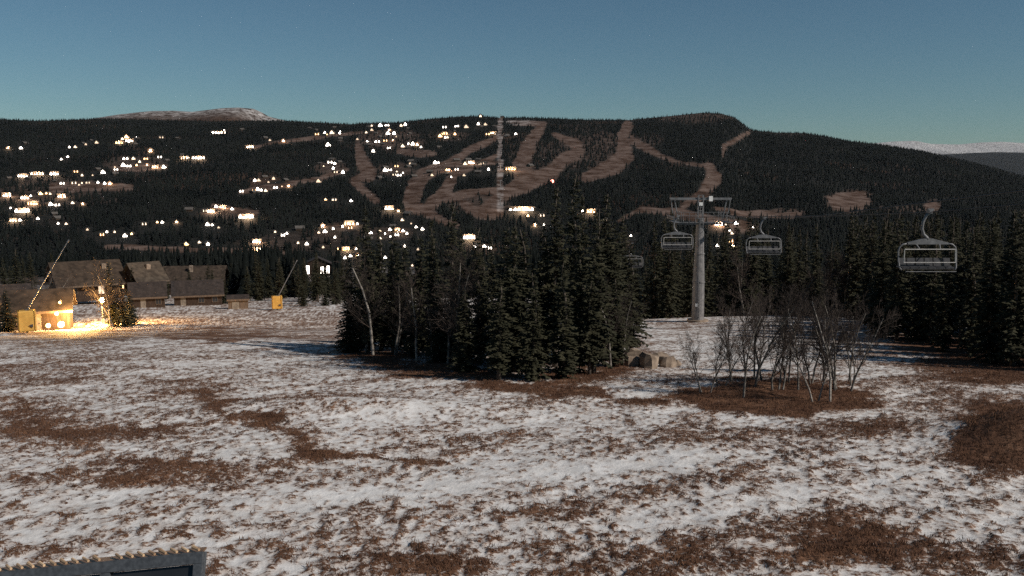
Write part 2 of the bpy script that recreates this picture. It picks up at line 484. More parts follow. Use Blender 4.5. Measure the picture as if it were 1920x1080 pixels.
# ------------------------------------------------------------------ far hillside
PISTES = [  # polyline in survey pixels, half widths
    ([(938, 224), (938, 300), (936, 395)], [4, 4, 5]),
    ([(955, 229), (985, 231), (1022, 232)], [3, 4, 3]),
    ([(1015, 236), (1006, 250), (990, 275), (978, 310), (985, 345)], [7, 9, 11, 14, 16]),
    ([(1040, 252), (1080, 272), (1085, 285), (1055, 302), (1035, 322), (1000, 338)], [4, 9, 10, 10, 12, 14]),
    ([(1178, 234), (1166, 260), (1172, 290), (1150, 312), (1100, 332)], [8, 9, 14, 14, 8]),
    ([(1185, 262), (1210, 277), (1247, 297), (1285, 307), (1328, 312)], [6, 7, 4, 3, 4]),
    ([(1330, 312), (1338, 335), (1322, 360), (1300, 378), (1280, 388)], [8, 13, 9, 7, 4]),
    ([(1405, 248), (1380, 262), (1358, 274), (1354, 295)], [3, 4, 3, 2]),
    ([(672, 275), (678, 302), (690, 326)], [6, 11, 13]),
    ([(690, 322), (662, 340), (688, 362), (706, 378)], [6, 6, 7, 5]),
    ([(935, 257), (880, 282), (842, 307), (792, 330), (778, 352), (770, 382)], [4, 6, 7, 11, 14, 13]),
    ([(770, 382), (795, 396), (830, 414), (860, 425)], [12, 10, 6, 4]),
    ([(935, 290), (905, 305), (850, 326), (836, 360), (805, 388)], [4, 5, 7, 10, 10]),
    ([(932, 356), (880, 362), (835, 374)], [5, 7, 6]),
    ([(870, 385), (900, 400), (935, 400)], [8, 10, 8]),
    ([(480, 275), (530, 266), (590, 258), (680, 248)], [2, 3, 3, 2]),
    ([(200, 463), (330, 468), (450, 470), (560, 478)], [3, 4, 4, 3]),
    ([(455, 360), (500, 352), (600, 335), (650, 318)], [4, 4, 3, 3]),
    ([(850, 312), (880, 310), (930, 305)], [3, 3, 3]),
    ([(100, 352), (200, 350), (245, 352)], [8, 8, 5]),
    ([(745, 285), (790, 288), (815, 288)], [4, 6, 4]),
    ([(980, 345), (940, 370), (900, 395)], [14, 10, 8]),
    ([(1160, 415), (1200, 395), (1230, 392)], [3, 4, 3]),
    ([(1340, 390), (1380, 400), (1460, 405), (1500, 402)], [4, 6, 6, 4]),
    ([(1200, 395), (1270, 400), (1400, 425)], [3, 8, 8]),
    ([(400, 385), (440, 395), (480, 400)], [5, 6, 4]),
    ([(215, 315), (260, 315), (310, 312)], [5, 6, 5]),
]
CLEAR_BLOBS = [(1592, 377, 50, 22, 1.0), (1748, 387, 20, 13, 1.0), (1110, 285, 75, 38, .42), (1010, 300, 60, 40, .35), (900, 385, 60, 22, .5), (1690, 392, 60, 8, .5), (1475, 400, 40, 9, .7), (1130, 265, 32, 22, .55), (1220, 262, 30, 14, .4), (1120, 300, 40, 18, .45),
               (1300, 222, 70, 10, .5), (1090, 240, 50, 8, .3), (730, 262, 70, 20, .6), (840, 255, 40, 12, .5), (620, 316, 35, 12, .5), (740, 318, 40, 14, .5), (90, 360, 110, 28, .35), (430, 400, 60, 12, .4),
               (250, 305, 60, 14, .4), (1480, 250, 40, 6, .3), (170, 375, 60, 8, .3), (720, 438, 60, 14, .35), (1380, 425, 55, 14, .6), (640, 425, 40, 10, .4), (560, 455, 120, 16, .25)]

def seg_in(px, py, pts, ws):
    best = np.full(px.shape, -1e9)
    for (x0, y0), (x1, y1), w0, w1 in zip(pts[:-1], pts[1:], ws[:-1], ws[1:]):
        dx, dy = x1 - x0, y1 - y0
        t = np.clip(((px - x0) * dx + (py - y0) * dy) / (dx * dx + dy * dy + 1e-9), 0, 1)
        best = np.maximum(best, (w0 + t * (w1 - w0)) - np.hypot(px - x0 - t * dx, py - y0 - t * dy))
    return best

def openness(px, py, X, Y):
    o = np.zeros(px.shape)
    for pts, w in PISTES:
        o = np.maximum(o, sstep(-1.0, 1.0, seg_in(px, py, pts, [q * 1.2 for q in w]) + 7 * (fbm(X / 26, Y / 30, 3, 71) - 0.5)))
    for cx, cy, rx, ry, a in CLEAR_BLOBS:
        q = ((px - cx) / rx) ** 2 + ((py - cy) / ry) ** 2
        nzs = fbm(X / 45, Y / 60, 3, 77)
        o = np.maximum(o, a * (1 - sstep(0.75, 1.1, np.sqrt(q) + 0.5 * (nzs - 0.5))))
    return o

def build_hill():
    az = np.tan(np.radians(np.linspace(-38, 38, 560)))
    d = np.concatenate([np.linspace(228, 900, 70), np.linspace(912, 2600, 330), np.linspace(2640, 3600, 14)])
    A, D = np.meshgrid(az, d); X = A * D; Y = D
    Z = terr(X, Y) - 0.6 * (1 - sstep(228, 240, D))
    px, py = project(X, Y, Z)
    op = openness(px, py, X, Y)
    snow = 0.3 * (np.abs(px - 938) < 7) * (py < 400) + 0.6 * np.exp(-(((px - 970) / 26) ** 2 + ((py - 229) / 4) ** 2)) + 0.10 * op
    snow = np.where(D < 900, 0.25, snow)
    op = np.maximum(op, np.where(D < 900, 0.35, 0.0))
    op = np.maximum(op, 0.45 * sstep(0.55, 0.75, fbm(X / 120, Y / 120, 3, 87)))
    nr, na = A.shape
    idx = np.arange(nr * na).reshape(nr, na)
    fc = np.stack([idx[:-1, :-1], idx[:-1, 1:], idx[1:, 1:], idx[1:, :-1]], -1).reshape(-1, 4)
    me = np_mesh('hillside', np.stack([X, Y, Z], -1).reshape(-1, 3), fc, M['hill'], True, {'open': op.ravel(), 'snow': snow.ravel()})
    tag(place('hillside', me), kind='structure')
build_hill()

def ridge(name, prof, dist, depth, mat, base_z, rough, seed, snow=None, op=0.0):
    """a far range with a front and a back slope; prof in survey pixels"""
    prof = np.array(prof, float)
    xs = np.linspace(prof[0, 0], prof[-1, 0], 260)
    ys = np.interp(xs, prof[:, 0], prof[:, 1])
    rows = 44
    V = []; sn = []
    for j in range(rows):
        t = j / (rows - 1)            # 0 front foot, 0.6 crest, 1 back foot
        k = t / 0.6 if t < 0.6 else (1 - t) / 0.4
        d = dist - depth * (0.6 - t) / 0.6
        xw = (xs - 960) / F * dist
        top = (340 - ys) / F * dist + EYE
        h = base_z + (top - base_z) * (k ** 0.8 if t < 0.6 else k)
        h = h + rough * (fbm(xw / (depth * .12), np.full_like(xw, d) / (depth * .12), 4, seed) - 0.5) * math.sin(math.pi * min(1, k) * 0.9)
        V.append(np.stack([xw, np.full_like(xw, d), h], -1))
        sn.append(np.clip((h - base_z) / (top - base_z + 1e-6), 0, 1))
    V = np.array(V); sn = np.array(sn)
    idx = np.arange(rows * 260).reshape(rows, 260)
    fc = np.stack([idx[:-1, :-1], idx[:-1, 1:], idx[1:, 1:], idx[1:, :-1]], -1).reshape(-1, 4)
    s = snow(sn, V) if snow else sn * 0
    me = np_mesh(name, V.reshape(-1, 3), fc, mat, True, {'open': np.full(sn.size, op), 'snow': s.ravel()})
    return tag(place(name, me), kind='structure')

ridge('bald_hill', [(-200, 240), (60, 236), (180, 224), (240, 215), (300, 209), (330, 208), (372, 211), (405, 207), (430, 204), (455, 203), (482, 205), (498, 212), (510, 219), (540, 226), (600, 236), (700, 250)],
      4300, 1500, M['hill'], -60, 22, 101, lambda s, V: 0.75 * sstep(0.80, 0.99, s), 0.7)
ridge('snow_mountains', [(1200, 300), (1560, 280), (1620, 270), (1660, 266), (1705, 264), (1735, 270), (1790, 271), (1830, 267), (1868, 266), (1920, 269), (2000, 266), (2200, 272)],
      24000, 6000, M['hill'], -300, 130, 111, lambda s, V: 1.6 * sstep(0.55, 0.8, s), 0.2)
ridge('dark_far_hill', [(1250, 325), (1650, 297), (1730, 290), (1800, 287), (1860, 285), (1920, 286), (2050, 287), (2300, 293)],
      11000, 4500, M['hill'], -250, 40, 121, None, 0.0)

# ------------------------------------------------------------------ lit cabins on the far hillside
CABINS = [  # x, y of the light, width (survey pixels), kind: w white, o orange, d dim
    (15,277,6,'d'),(39,277,5,'w'),(130,275,5,'w'),(141,275,6,'w'),(161,270,5,'d'),(181,267,7,'d'),(224,267,14,'o'),(237,257,7,'o'),(243,263,14,'w'),(302,257,9,'d'),(410,248,26,'w'),(468,275,14,'w'),
    (282,283,8,'w'),(127,293,5,'w'),(236,297,11,'w'),(250,297,7,'w'),(274,297,9,'o'),(299,294,9,'w'),(262,303,7,'w'),(231,310,8,'w'),(242,311,10,'w'),(345,296,14,'w'),(372,296,22,'w'),(217,317,9,'w'),
    (291,313,12,'w'),(307,313,6,'w'),(43,330,17,'w'),(70,326,22,'w'),(102,326,15,'w'),(142,321,9,'o'),(154,328,7,'w'),(193,323,8,'w'),(117,343,9,'w'),(138,343,11,'w'),(165,342,9,'d'),(196,343,6,'w'),(206,344,6,'w'),
    (12,366,15,'w'),(47,371,14,'w'),(76,363,8,'o'),(90,362,10,'o'),(115,368,14,'w'),(62,382,18,'o'),(95,383,8,'w'),(108,384,10,'w'),(136,380,7,'w'),(20,389,4,'w'),(42,396,24,'w'),(25,413,12,'w'),(71,409,5,'w'),
    (109,418,6,'w'),(124,419,6,'w'),(164,430,7,'d'),(191,440,9,'o'),(215,434,6,'w'),(234,442,7,'w'),(247,438,5,'o'),(270,420,10,'w'),(295,416,4,'o'),(304,416,6,'w'),(331,415,5,'w'),(389,421,7,'w'),(398,421,6,'w'),
    (384,395,9,'w'),(396,396,13,'w'),(405,387,7,'w'),(418,388,12,'w'),(462,407,26,'w'),(453,358,9,'w'),(476,357,10,'o'),(478,338,7,'w'),
    (506,262,5,'d'),(531,264,6,'w'),(594,251,9,'o'),(609,248,6,'w'),(622,249,7,'w'),(637,249,5,'w'),(615,272,8,'w'),(697,235,6,'w'),(713,235,6,'w'),(726,234,9,'w'),(752,235,6,'w'),(760,233,7,'w'),
    (697,243,6,'d'),(730,243,6,'w'),(727,250,7,'w'),(739,250,8,'w'),(670,260,4,'d'),(708,265,11,'w'),(722,263,9,'o'),(743,255,4,'d'),(729,277,9,'w'),(700,283,8,'w'),(755,274,8,'w'),(766,269,5,'w'),(774,270,7,'w'),(782,271,7,'w'),
    (833,238,9,'w'),(857,236,9,'w'),(874,238,7,'d'),(897,232,6,'w'),(910,233,6,'d'),(901,216,6,'w'),(833,250,12,'o'),(838,257,10,'w'),(825,255,7,'o'),(853,251,6,'o'),(914,251,9,'o'),(925,249,12,'o'),
    (618,304,11,'w'),(625,315,7,'w'),(629,322,9,'w'),(643,323,8,'w'),(485,338,6,'d'),(513,335,8,'d'),(483,355,8,'w'),(490,356,6,'w'),(498,357,6,'w'),(517,351,9,'w'),(597,340,8,'d'),(541,348,5,'d'),
    (722,319,8,'w'),(731,318,10,'w'),(739,327,9,'w'),(749,328,10,'w'),(743,311,9,'o'),(769,306,6,'d'),(816,305,7,'w'),(822,304,5,'w'),(872,307,8,'w'),(884,305,12,'w'),(902,307,12,'d'),(840,318,9,'w'),(856,317,9,'w'),(916,317,6,'w'),
    (810,328,6,'d'),(846,331,5,'w'),(870,328,6,'d'),(627,374,10,'w'),(658,376,5,'w'),(730,391,16,'w'),(754,412,6,'w'),(771,418,4,'d'),(792,429,5,'w'),(605,423,7,'w'),(609,434,8,'w'),(628,444,6,'w'),(655,420,18,'w'),
    (670,419,6,'w'),(656,427,10,'o'),(516,434,6,'w'),(530,441,9,'w'),(538,437,6,'w'),(712,432,6,'w'),(722,437,5,'w'),(731,430,6,'w'),(745,431,10,'o'),(744,440,10,'w'),(763,437,7,'w'),(713,446,6,'w'),
    (880,446,22,'w'),(978,393,46,'w'),(958,317,20,'o'),(967,250,4,'w'),(990,404,7,'o'),(1016,404,11,'w'),(1040,408,4,'d'),(1019,421,6,'w'),(1003,421,6,'d'),(1093,396,7,'w'),(1108,397,16,'o'),(1132,413,12,'d'),
    (1183,441,5,'w'),(1347,421,16,'w'),(1361,420,4,'w'),(1380,419,8,'w'),(1368,431,4,'w'),(1372,437,5,'w'),(1413,425,8,'w'),(1370,452,10,'o'),(1375,459,6,'w'),(1345,460,5,'w'),
    (390,458,8,'w'),(349,458,8,'o'),(482,453,15,'w'),(482,468,14,'o'),(559,455,6,'w'),(575,457,6,'w'),(606,463,4,'d'),(648,467,14,'o'),(668,466,6,'w'),(657,479,5,'w'),(671,478,6,'w'),(722,482,5,'w'),(759,462,8,'w'),(784,467,6,'d'),
    (890,462,7,'w'),(918,465,9,'w'),(773,497,4,'w')]

def cabin_meshes(n_win, glowmat, var=0):
    """unit cabin 1 wide; gable front facing -y"""
    k = f'{n_win}_{var}_{glowmat.name}'
    if k in cabin_meshes.c: return cabin_meshes.c[k]
    wall = MB(); roof = MB(); wins = []
    if n_win == 1:
        wall.prism([(-.5, 0), (.5, 0), (.5, .42), (0, .80), (-.5, .42)], 0, 1.2)
        for sg in (-1, 1):
            a = [(0, .80), (sg * .62, .33), (sg * .62, .40), (0, .88)]
            roof.prism(a if sg > 0 else a[::-1], -.12, 1.3)
        q = .30 + .10 * var
        wins.append(MB().prism([(-q, .05), (q * .9, .05), (q * .72, .36), (0, .60 + .12 * var), (-q * .75, .34)], -.03, 0.02))
        if var: wins.append(MB().prism([(.40, .05), (.48, .05), (.48, .30), (.40, .30)], -.03, .02))
    else:
        H = .62
        rg = random.Random(n_win * 7 + var)
        wall.box((0, .3, H * .25), (1, .6, H * .5))
        roof.prism([(-.55, H * .5), (.55, H * .5), (.48, H * .78), (-.48, H * .78)], -.06, .66)
        for i in range(n_win):
            cx = -.5 + (i + .5) / n_win + rg.uniform(-.1, .1) / n_win; ww = rg.uniform(.18, .42) / n_win; h = rg.uniform(.10, .27)
            wins.append(MB().prism([(cx - ww, .05), (cx + ww, .05), (cx + ww * .8, .05 + h * .8), (cx + ww * rg.uniform(-.5, .5), .10 + h * 1.25), (cx - ww * .8, .05 + h * .75)], -.075, -.055))
            roof.prism([(cx - ww * 1.3, .29), (cx + ww * 1.3, .29), (cx, .46)], -.05, .3)
    r = (wall.mesh('cabin_wall', M['cabin']), roof.mesh('cabin_roof', M['cabin_roof']), [w.mesh('lit_window', glowmat) for w in wins])
    cabin_meshes.c[k] = r
    return r
cabin_meshes.c = {}

def zone(px, py):
    if px > 1300: return 'on the slope behind the lift tower'
    if px > 1080: return 'in the dark valley left of the lift tower'
    if py < 246: return 'just below the skyline' if px > 580 else 'high up under the bald summit'
    if px > 930: return 'below the ski runs right of the lift strip'
    if px > 795:
        if py < 265: return 'near the hilltop left of the lift strip'
        if py < 340: return 'between the ski runs left of the lift strip'
        return 'behind the tall spruce clump'
    if px > 660:
        if py < 290: return 'in the upper hamlet beside the left ski run'
        if py < 340: return 'beside the wide junction of the ski runs'
        return 'in the valley behind the spruce clump'
    if px > 440:
        if py < 285: return 'along the high road under the treeline'
        if py < 345: return 'in the clearing left of the ski runs'
        if py < 400: return 'along the road in mid hillside'
        return 'low on the slope above the small snow lance'
    if py < 285: return 'in the top row on the left hillside'
    if px > 200 and py < 335: return 'in the terraced hamlet on the upper left hillside'
    if px > 340: return 'in the hamlet low on the centre left hillside'
    if py < 335: return 'in the upper rows near the left edge'
    if py < 400 and px < 220: return 'in the lower rows near the left edge'
    return 'at the wooded foot of the left hillside'

CAB_POS = []
def build_cabins():
    special = {(978, 393): 'long brightly lit lodge at the foot of the ski slopes', (410, 248): 'highest long lit cabin under the bald snow dusted summit',
               (372, 296): 'long low lit cabin at the right end of the upper left row', (70, 326): 'broad brightest cabin with a row of lit gables near left edge',
               (42, 396): 'long lit cabin lowest of its rows near the left edge', (462, 407): 'wide bright cabin with several lit gables low on centre left hillside',
               (880, 446): 'wide lit cabin shining through the tops of the spruce clump', (958, 317): 'orange lit building with three tall windows beside the lift strip',
               (655, 420): 'bright wide cabin just left of the spruce clump', (901, 216): 'single bright cabin standing on the skyline left of lift summit',
               (1380, 419): 'brightest cabin on the slope right of the lift tower', (1108, 397): 'row of orange lamps on a long building right of the red light'}
    for i, (px, py, w, k) in enumerate(CABINS):
        if py < 230: g = on(px, 2570)
        else: g = G(px, py + 2.2, 240)
        d = g.y
        m = w / F * d
        n = 1 if w <= 8 else 2 if w <= 11 else 3 if w <= 16 else 4 if w <= 20 else 5 if w < 30 else 6
        s = max(m / 0.8, 4.6) * R(.8, 1.1) if n == 1 else m * 1.05
        s = min(s, 60)
        gm = M[{'w': 'white_glow' if i % 3 else 'soft_glow', 'o': 'warm_glow', 'd': 'dim_glow'}[k]]
        look = {'w': 'small cabin with bright white lights', 'o': 'small cabin with warm orange lights', 'd': 'small dimly lit cabin'}[k]
        if n > 2: look = {'w': 'wide cabin with bright white lights', 'o': 'wide cabin with warm orange lights', 'd': 'wide dimly lit cabin'}[k]
        z = zone(px, py)
        sp = special.get((px, py))
        lab = sp or f'{look} {z}'
        wm, rm, ws = cabin_meshes(n, gm, i % 2)
        rz = math.atan2(-g.x, g.y) + R(-.25, .25)
        sz = s if n == 1 else max(9.0, min(s, 13))
        e = empty('cabin', (g.x, g.y, g.z - .25), rz, lab, 'cabin', None if sp else ('lit cabins ' + z), (s, sz, sz))
        place('wall', wm, e); place('roof', rm, e)
        for q in ws: place('lit_window', q, e)
        CAB_POS.append((g.x, g.y, max(m, 6)))
        if w >= 12 and k != 'd' or i % 12 == 0:  # extra point light, added to cast the cabin's glow on the ground
            l = bpy.data.lights.new('added_cabin_glow', 'POINT'); l.energy = 1100 * w ** 1.1; l.color = (1, .66, .4); l.shadow_soft_size = .5
            lo = bpy.data.objects.new('added_cabin_glow', l); COL.objects.link(lo); lo.parent = e; lo.location = (.1, -.5, .35)
_rg = random.Random(5)
for _c in list(CABINS):
    if _c[0] < 930 and _c[1] > 236 and _rg.random() < .36:
        CABINS.append((_c[0] + _rg.choice((-1, 1)) * _rg.uniform(9, 20), _c[1] + _rg.uniform(-5, 5), _rg.choice((3, 4, 4, 5)), _rg.choice('wwdo')))
build_cabins()

def build_dark_cabins():
    rg = random.Random(77)
    src = [c for c in CABINS if c[1] < 450 and c[0] < 1000]
    M['pale_roof'] = noisy('frosted_roof', (0.06, 0.052, 0.046), (0.17, 0.155, 0.14), .25, .9)
    done = 0
    wm, rm, ws = cabin_meshes(1, M['glass'], 0)
    rm = rm.copy(); rm.materials[0] = M['pale_roof']
    while done < 70:
        c = rg.choice(src)
        g = G(c[0] + rg.uniform(-40, 40), max(238, c[1] + rg.uniform(-7, 9)), 950)
        if any((g.x - a) ** 2 + (g.y - b) ** 2 < 18 ** 2 for a, b, _ in CAB_POS): continue
        s_ = rg.uniform(5.5, 9)
        e = empty('cabin', (g.x, g.y, g.z - .3), math.atan2(-g.x, g.y) + rg.uniform(.6, 1.5) * rg.choice((-1, 1)), 'unlit cabin with a frosted roof among the lit ones on the far hillside', 'cabin', 'unlit cabins on the far hillside', (s_, s_, s_ * .8))
        place('wall', wm, e); place('roof', rm, e)
        for q in ws: place('window', q, e)
        CAB_POS.append((g.x, g.y, 7)); done += 1
build_dark_cabins()

# ------------------------------------------------------------------ forest on the hillside (one mass)
def tree_field(name, pts, h, r, sides, tiers, mat, seed):
    rg = np.random.default_rng(seed)
    n = len(pts)
    vs = []; fs = []; base = 0
    for t in range(tiers):
        z0 = t / tiers * 0.9 + (0.02 if t == 0 else -0.06); z1 = (t + 1.55) / tiers if t < tiers - 1 else 1.0
        z1 = min(z1, 1.0)
        rr = (1 - t / tiers) ** 0.85
        ang = rg.random((n, 1)) * 6.28 + np.arange(sides)[None] * 2 * np.pi / sides
        rad = r[:, None] * rr * (0.6 + 0.75 * rg.random((n, sides)))
        ring = np.stack([pts[:, 0, None] + rad * np.cos(ang), pts[:, 1, None] + rad * np.sin(ang),
                         pts[:, 2, None] + h[:, None] * (z0 + 0.07 * rg.random((n, sides)))], -1)
        apex = np.stack([pts[:, 0] + rg.normal(0, .04, n) * r, pts[:, 1], pts[:, 2] + h * z1], -1)[:, None]
        vs.append(np.concatenate([ring, apex], 1))
        k = np.arange(sides)
        f = np.stack([k, (k + 1) % sides, np.full(sides, sides)], -1)
        fs.append(f + t * (sides + 1))
    V = np.concatenate(vs, 1); per = V.shape[1]
    Fc = np.concatenate(fs, 0)[None] + (np.arange(n) * per)[:, None, None]
    return np_mesh(name, V.reshape(-1, 3), Fc.reshape(-1, 3), mat)

def build_forest():
    rg = np.random.default_rng(5)
    out = []
    for d0, d1, sp in ((950, 1500, 6.6), (1500, 2700, 8.6)):
        ys = np.arange(d0, d1, sp)
        for y in ys:
            xs = np.arange(-y * 0.66, y * 0.66, sp)
            out.append(np.stack([xs + rg.uniform(-.5, .5, len(xs)) * sp, y + rg.uniform(-.5, .5, len(xs)) * sp], -1))
    p = np.concatenate(out)
    X, Y = p[:, 0], p[:, 1]
    Z = terr(X, Y)
    px, py = project(X, Y, Z)
    op = openness(px, py, X, Y)
    op = np.maximum(op, .85 * openness(px, py - 6, X, Y))
    keep = rg.random(len(X)) > op * 1.02
    keep &= rg.random(len(X)) < 0.55 + 0.6 * fbm(X / 90, Y / 90, 3, 93)
    for cx, cy, w in CAB_POS:
        vx, vy = cx / math.hypot(cx, cy), cy / math.hypot(cx, cy)
        a = (X - cx) * vx + (Y - cy) * vy; s = -(X - cx) * vy + (Y - cy) * vx
        keep &= ~((a > -62) & (a < 14) & (np.abs(s) < w * .5 + 3.5))
        keep &= ~(((X - cx) ** 2 + (Y - cy) ** 2 < (w * .6 + 9) ** 2) & (rg.random(len(X)) < .75))
    X, Y, Z, px = X[keep], Y[keep], Z[keep], px[keep]
    h = rg.uniform(7, 12.5, len(X)) * (1 - 0.35 * sstep(2300, 2600, Y)) * (1 - .3 * (px < 0))
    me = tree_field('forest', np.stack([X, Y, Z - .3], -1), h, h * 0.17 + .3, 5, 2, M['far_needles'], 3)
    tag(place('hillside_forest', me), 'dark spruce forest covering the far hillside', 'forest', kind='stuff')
    # valley wood between the slope and the far hill
    n = 5200
    Y = np.exp(rg.uniform(math.log(178), math.log(960), n * 2)); u = rg.uniform(-.66, .66, n * 2); X = u * Y
    ppx = 960 + u * F
    k = (fbm(X / 40, Y / 40, 2, 131) > np.where(ppx < 700, .50, .34)) & ((ppx > 430) | (Y > 260))
    k &= ~((np.abs(ppx - 596) < 26) & (Y < 430))
    for cx, cy, w in CAB_POS:
        if cy < 1000:
            k &= ~((np.abs(ppx - (960 + cx / cy * F)) < 10) & (Y < cy))
    X, Y = X[k], Y[k]; Z = terr(X, Y)
    h = rg.uniform(6, 12, len(X))
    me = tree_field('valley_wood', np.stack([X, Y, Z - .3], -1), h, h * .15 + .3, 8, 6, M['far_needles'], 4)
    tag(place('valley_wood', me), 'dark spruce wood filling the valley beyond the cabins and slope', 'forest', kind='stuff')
build_forest()

# ------------------------------------------------------------------ spruces
def spruce_meshes(seed, h, Rm, low):
    rg = random.Random(seed)
    tr = MB(); n = 7
    pts = [Vector((rg.uniform(-.03, .03) * i, rg.uniform(-.03, .03) * i, h * i / n - (.25 if i == 0 else 0))) for i in range(n + 1)]
    tr.tube(pts, [0.016 * h * (1 - i / n) ** .9 + .012 for i in range(n + 1)], 7)
    V = []; Fc = []
    def tri(a, b, c):
        k = len(V); V.extend((a, b, c)); Fc.append((k, k + 1, k + 2))
    z = low * h
    up = Vector((0, 0, 1))
    while z < h * .985:
        t = (z - low * h) / (h * (1 - low))
        shape = (1 - t) ** .82 * min(1.0, .62 + 2.2 * t)
        Rt = Rm * shape + .05
        nb = int(5 + 4 * (1 - t) + rg.random() * 1.5)
        for b in range(nb):
            a = rg.uniform(0, 6.283)
            L = Rt * rg.uniform(.55, 1.22)
            out = Vector((math.cos(a), math.sin(a), 0)); sd = Vector((-out.y, out.x, 0))
            zz = z + rg.uniform(-.2, .2)
            droop = rg.uniform(.35, .75) * (1 - .7 * t)
            ns = max(2, int(2 + L * 2.6))
            prev = Vector((0, 0, zz))
            for s in range(1, ns + 1):
                q = s / ns
                p = out * (L * q) + up * (zz + L * (.12 * q - droop * q * q + .12 * q ** 4)) + sd * rg.uniform(-.05, .05)
                w = (.30 * L * (1 - q * .65) + .09) * rg.uniform(.7, 1.25)
                hang = rg.uniform(.10, .30) * (.5 + .6 * (1 - t))
                mid = prev.lerp(p, .35)
                tri(prev, p + out * .06, mid + sd * w - up * hang * .6 + out * rg.uniform(0, .15))
                tri(prev, mid - sd * w - up * hang * .6 + out * rg.uniform(0, .15), p + out * .06)
                tri(prev, p, prev.lerp(p, .6) - up * hang + sd * rg.uniform(-.12, .12))
                prev = p
        z += h * rg.uniform(.017, .027)
    for i in range(7):     # leader
        a = i * .9
        tri(Vector((0, 0, h * (.94 + .008 * i))), Vector((math.cos(a) * .13, math.sin(a) * .13, h * (.94 + .006 * i))), Vector((0, 0, h * (.965 + .006 * i))))
    tm = tr.mesh('spruce_trunk', M['bark'], True)
    cm = np_mesh('spruce_crown', np.array([tuple(v) for v in V]), np.array(Fc), M['needles'])
    return tm, cm, h

SPR = [spruce_meshes(200 + i, 10.0, rr, lo) for i, (rr, lo) in enumerate([(1.5, .04), (1.25, .08), (1.75, .03), (1.1, .14), (1.4, .1), (1.6, .05), (1.3, .2), (1.05, .05)])]

def spruce(p, h, label, group, k=None, wide=1.0):
    k = rng.integers(len(SPR)) if k is None else k
    tm, cm, h0 = SPR[k]
    s = h / h0
    w = s ** .6 * wide if s < 1 else s * wide
    e = empty('spruce_tree', (p[0], p[1], p[2] - .05), R(0, 6.28), label, 'spruce tree', group, (w, w, s))
    e.rotation_euler.x = R(-.025, .025); e.rotation_euler.y = R(-.025, .025)
    place('trunk', tm, e); place('crown', cm, e)
    return e

def top_h(px, ty, d, p):
    return max(2.0, P(px, ty, d).z - p[2])

# the clump in the middle
CL = [(690, 385, 60), (664, 480, 61), (676, 440, 63), (715, 425, 61), (738, 465, 58), (760, 455, 62), (792, 440, 60), (815, 445, 57), (848, 378, 56), (870, 425, 53), (900, 425, 51), (925, 440, 56), (945, 425, 49),
      (962, 420, 47.5), (985, 428, 52), (1012, 415, 50), (1040, 350, 50), (1068, 325, 47.5), (1090, 362, 51), (1112, 390, 47), (1132, 362, 54), (1150, 415, 56), (1165, 400, 60), (1184, 450, 60), (935, 520, 44.3), (1000, 510, 44.4),
      (1058, 490, 44.8), (872, 540, 48), (700, 520, 58), (775, 545, 55), (830, 530, 53), (1105, 520, 46.5), (1150, 520, 51), (655, 545, 60), (905, 480, 54), (1025, 440, 56), (1080, 420, 57), (745, 420, 66), (810, 410, 66), (970, 470, 58),
      (860, 470, 60), (720, 500, 64), (1120, 440, 60)]
cl_special = {(1068, 325): 'tallest spruce of the clump, its tip highest against the ski runs', (848, 378): 'tall pointed spruce in the middle of the clump beside the valley lights',
              (690, 385): 'tall spruce at the left end of the clump', (935, 520): 'short dense spruce at the front foot of the clump', (655, 545): 'lowest spruce at the far left edge of the clump',
              (1132, 362): 'tall spruce at the right end of the clump'}
for px, ty, d in CL:
    p = on(px, d)
    sp = cl_special.get((px, ty))
    part = 'left third' if px < 780 else 'middle' if px < 960 else 'right third'
    row = 'front' if d < np.interp(px, [640, 960, 1200], [59.5, 48.5, 55]) else 'back'
    spruce(p, top_h(px, ty, d, p), sp or f'dark spruce in the {row} of the {part} of the clump', None if sp else f'spruces of the middle clump, {part} {row}', wide=R(.88, 1.22))

# the wood behind the tower and to the right
random.seed(4)
def wood(n, x0, x1, dlo, dhi, hlo, hhi, label, group, mind, keep=None):
    done = []
    tries = 0
    while len(done) < n and tries < n * 60:
        tries += 1
        px = R(x0, x1); d = R(dlo(px), dhi(px))
        p = on(px, d)
        if any((p.x - q.x) ** 2 + (p.y - q.y) ** 2 < mind ** 2 for q in done): continue
        if keep and not keep(px, d, p): continue
        done.append(p)
        hh = R(hlo, hhi)
        if callable(label): hh = min(hh, P(px, R(388, 425), d).z - p.z)
        lb = label(px, d) if callable(label) else label
        spruce(p, hh, lb, group if lb == label else group + ', ' + lb.split(', ', 1)[1])
wood(90, 1130, 1680, lambda x: 96, lambda x: 145, 9.5, 14, lambda px, d: 'dark spruce behind the lift tower, ' + ('left of the pole' if px < 1295 else 'just right of the pole' if px < 1480 else 'beyond the birch island') + (', front rows' if d < 112 else ', back rows'), 'spruces behind the lift tower', 1.8, lambda px, d, p: not (1148 < px < 1222 and d < 120))
wood(150, 1590, 2120, lambda x: float(np.interp(x, [1590, 1650, 1750, 1850, 1920, 2120], [90, 68, 59, 52, 50, 47])), lambda x: 112, 9.5, 13, lambda px, d: 'dark spruce in the right hand wood, ' + ('left of the nearest chair' if px < 1690 else 'under the nearest chair' if px < 1800 else 'at the right edge') + (', front rows' if d < 76 else ', back rows'), 'spruces of the right hand wood', 2.0,
     None)
wood(30, 480, 668, lambda x: 146, lambda x: 200, 6, 9.5, 'dark spruce behind the small yellow snow lance', 'spruces beyond the small snow lance', 2.5)
wood(10, 300, 480, lambda x: 165, lambda x: 215, 4, 7, 'spruce standing behind the dark cabins on the left', 'spruces behind the left cabins', 3)
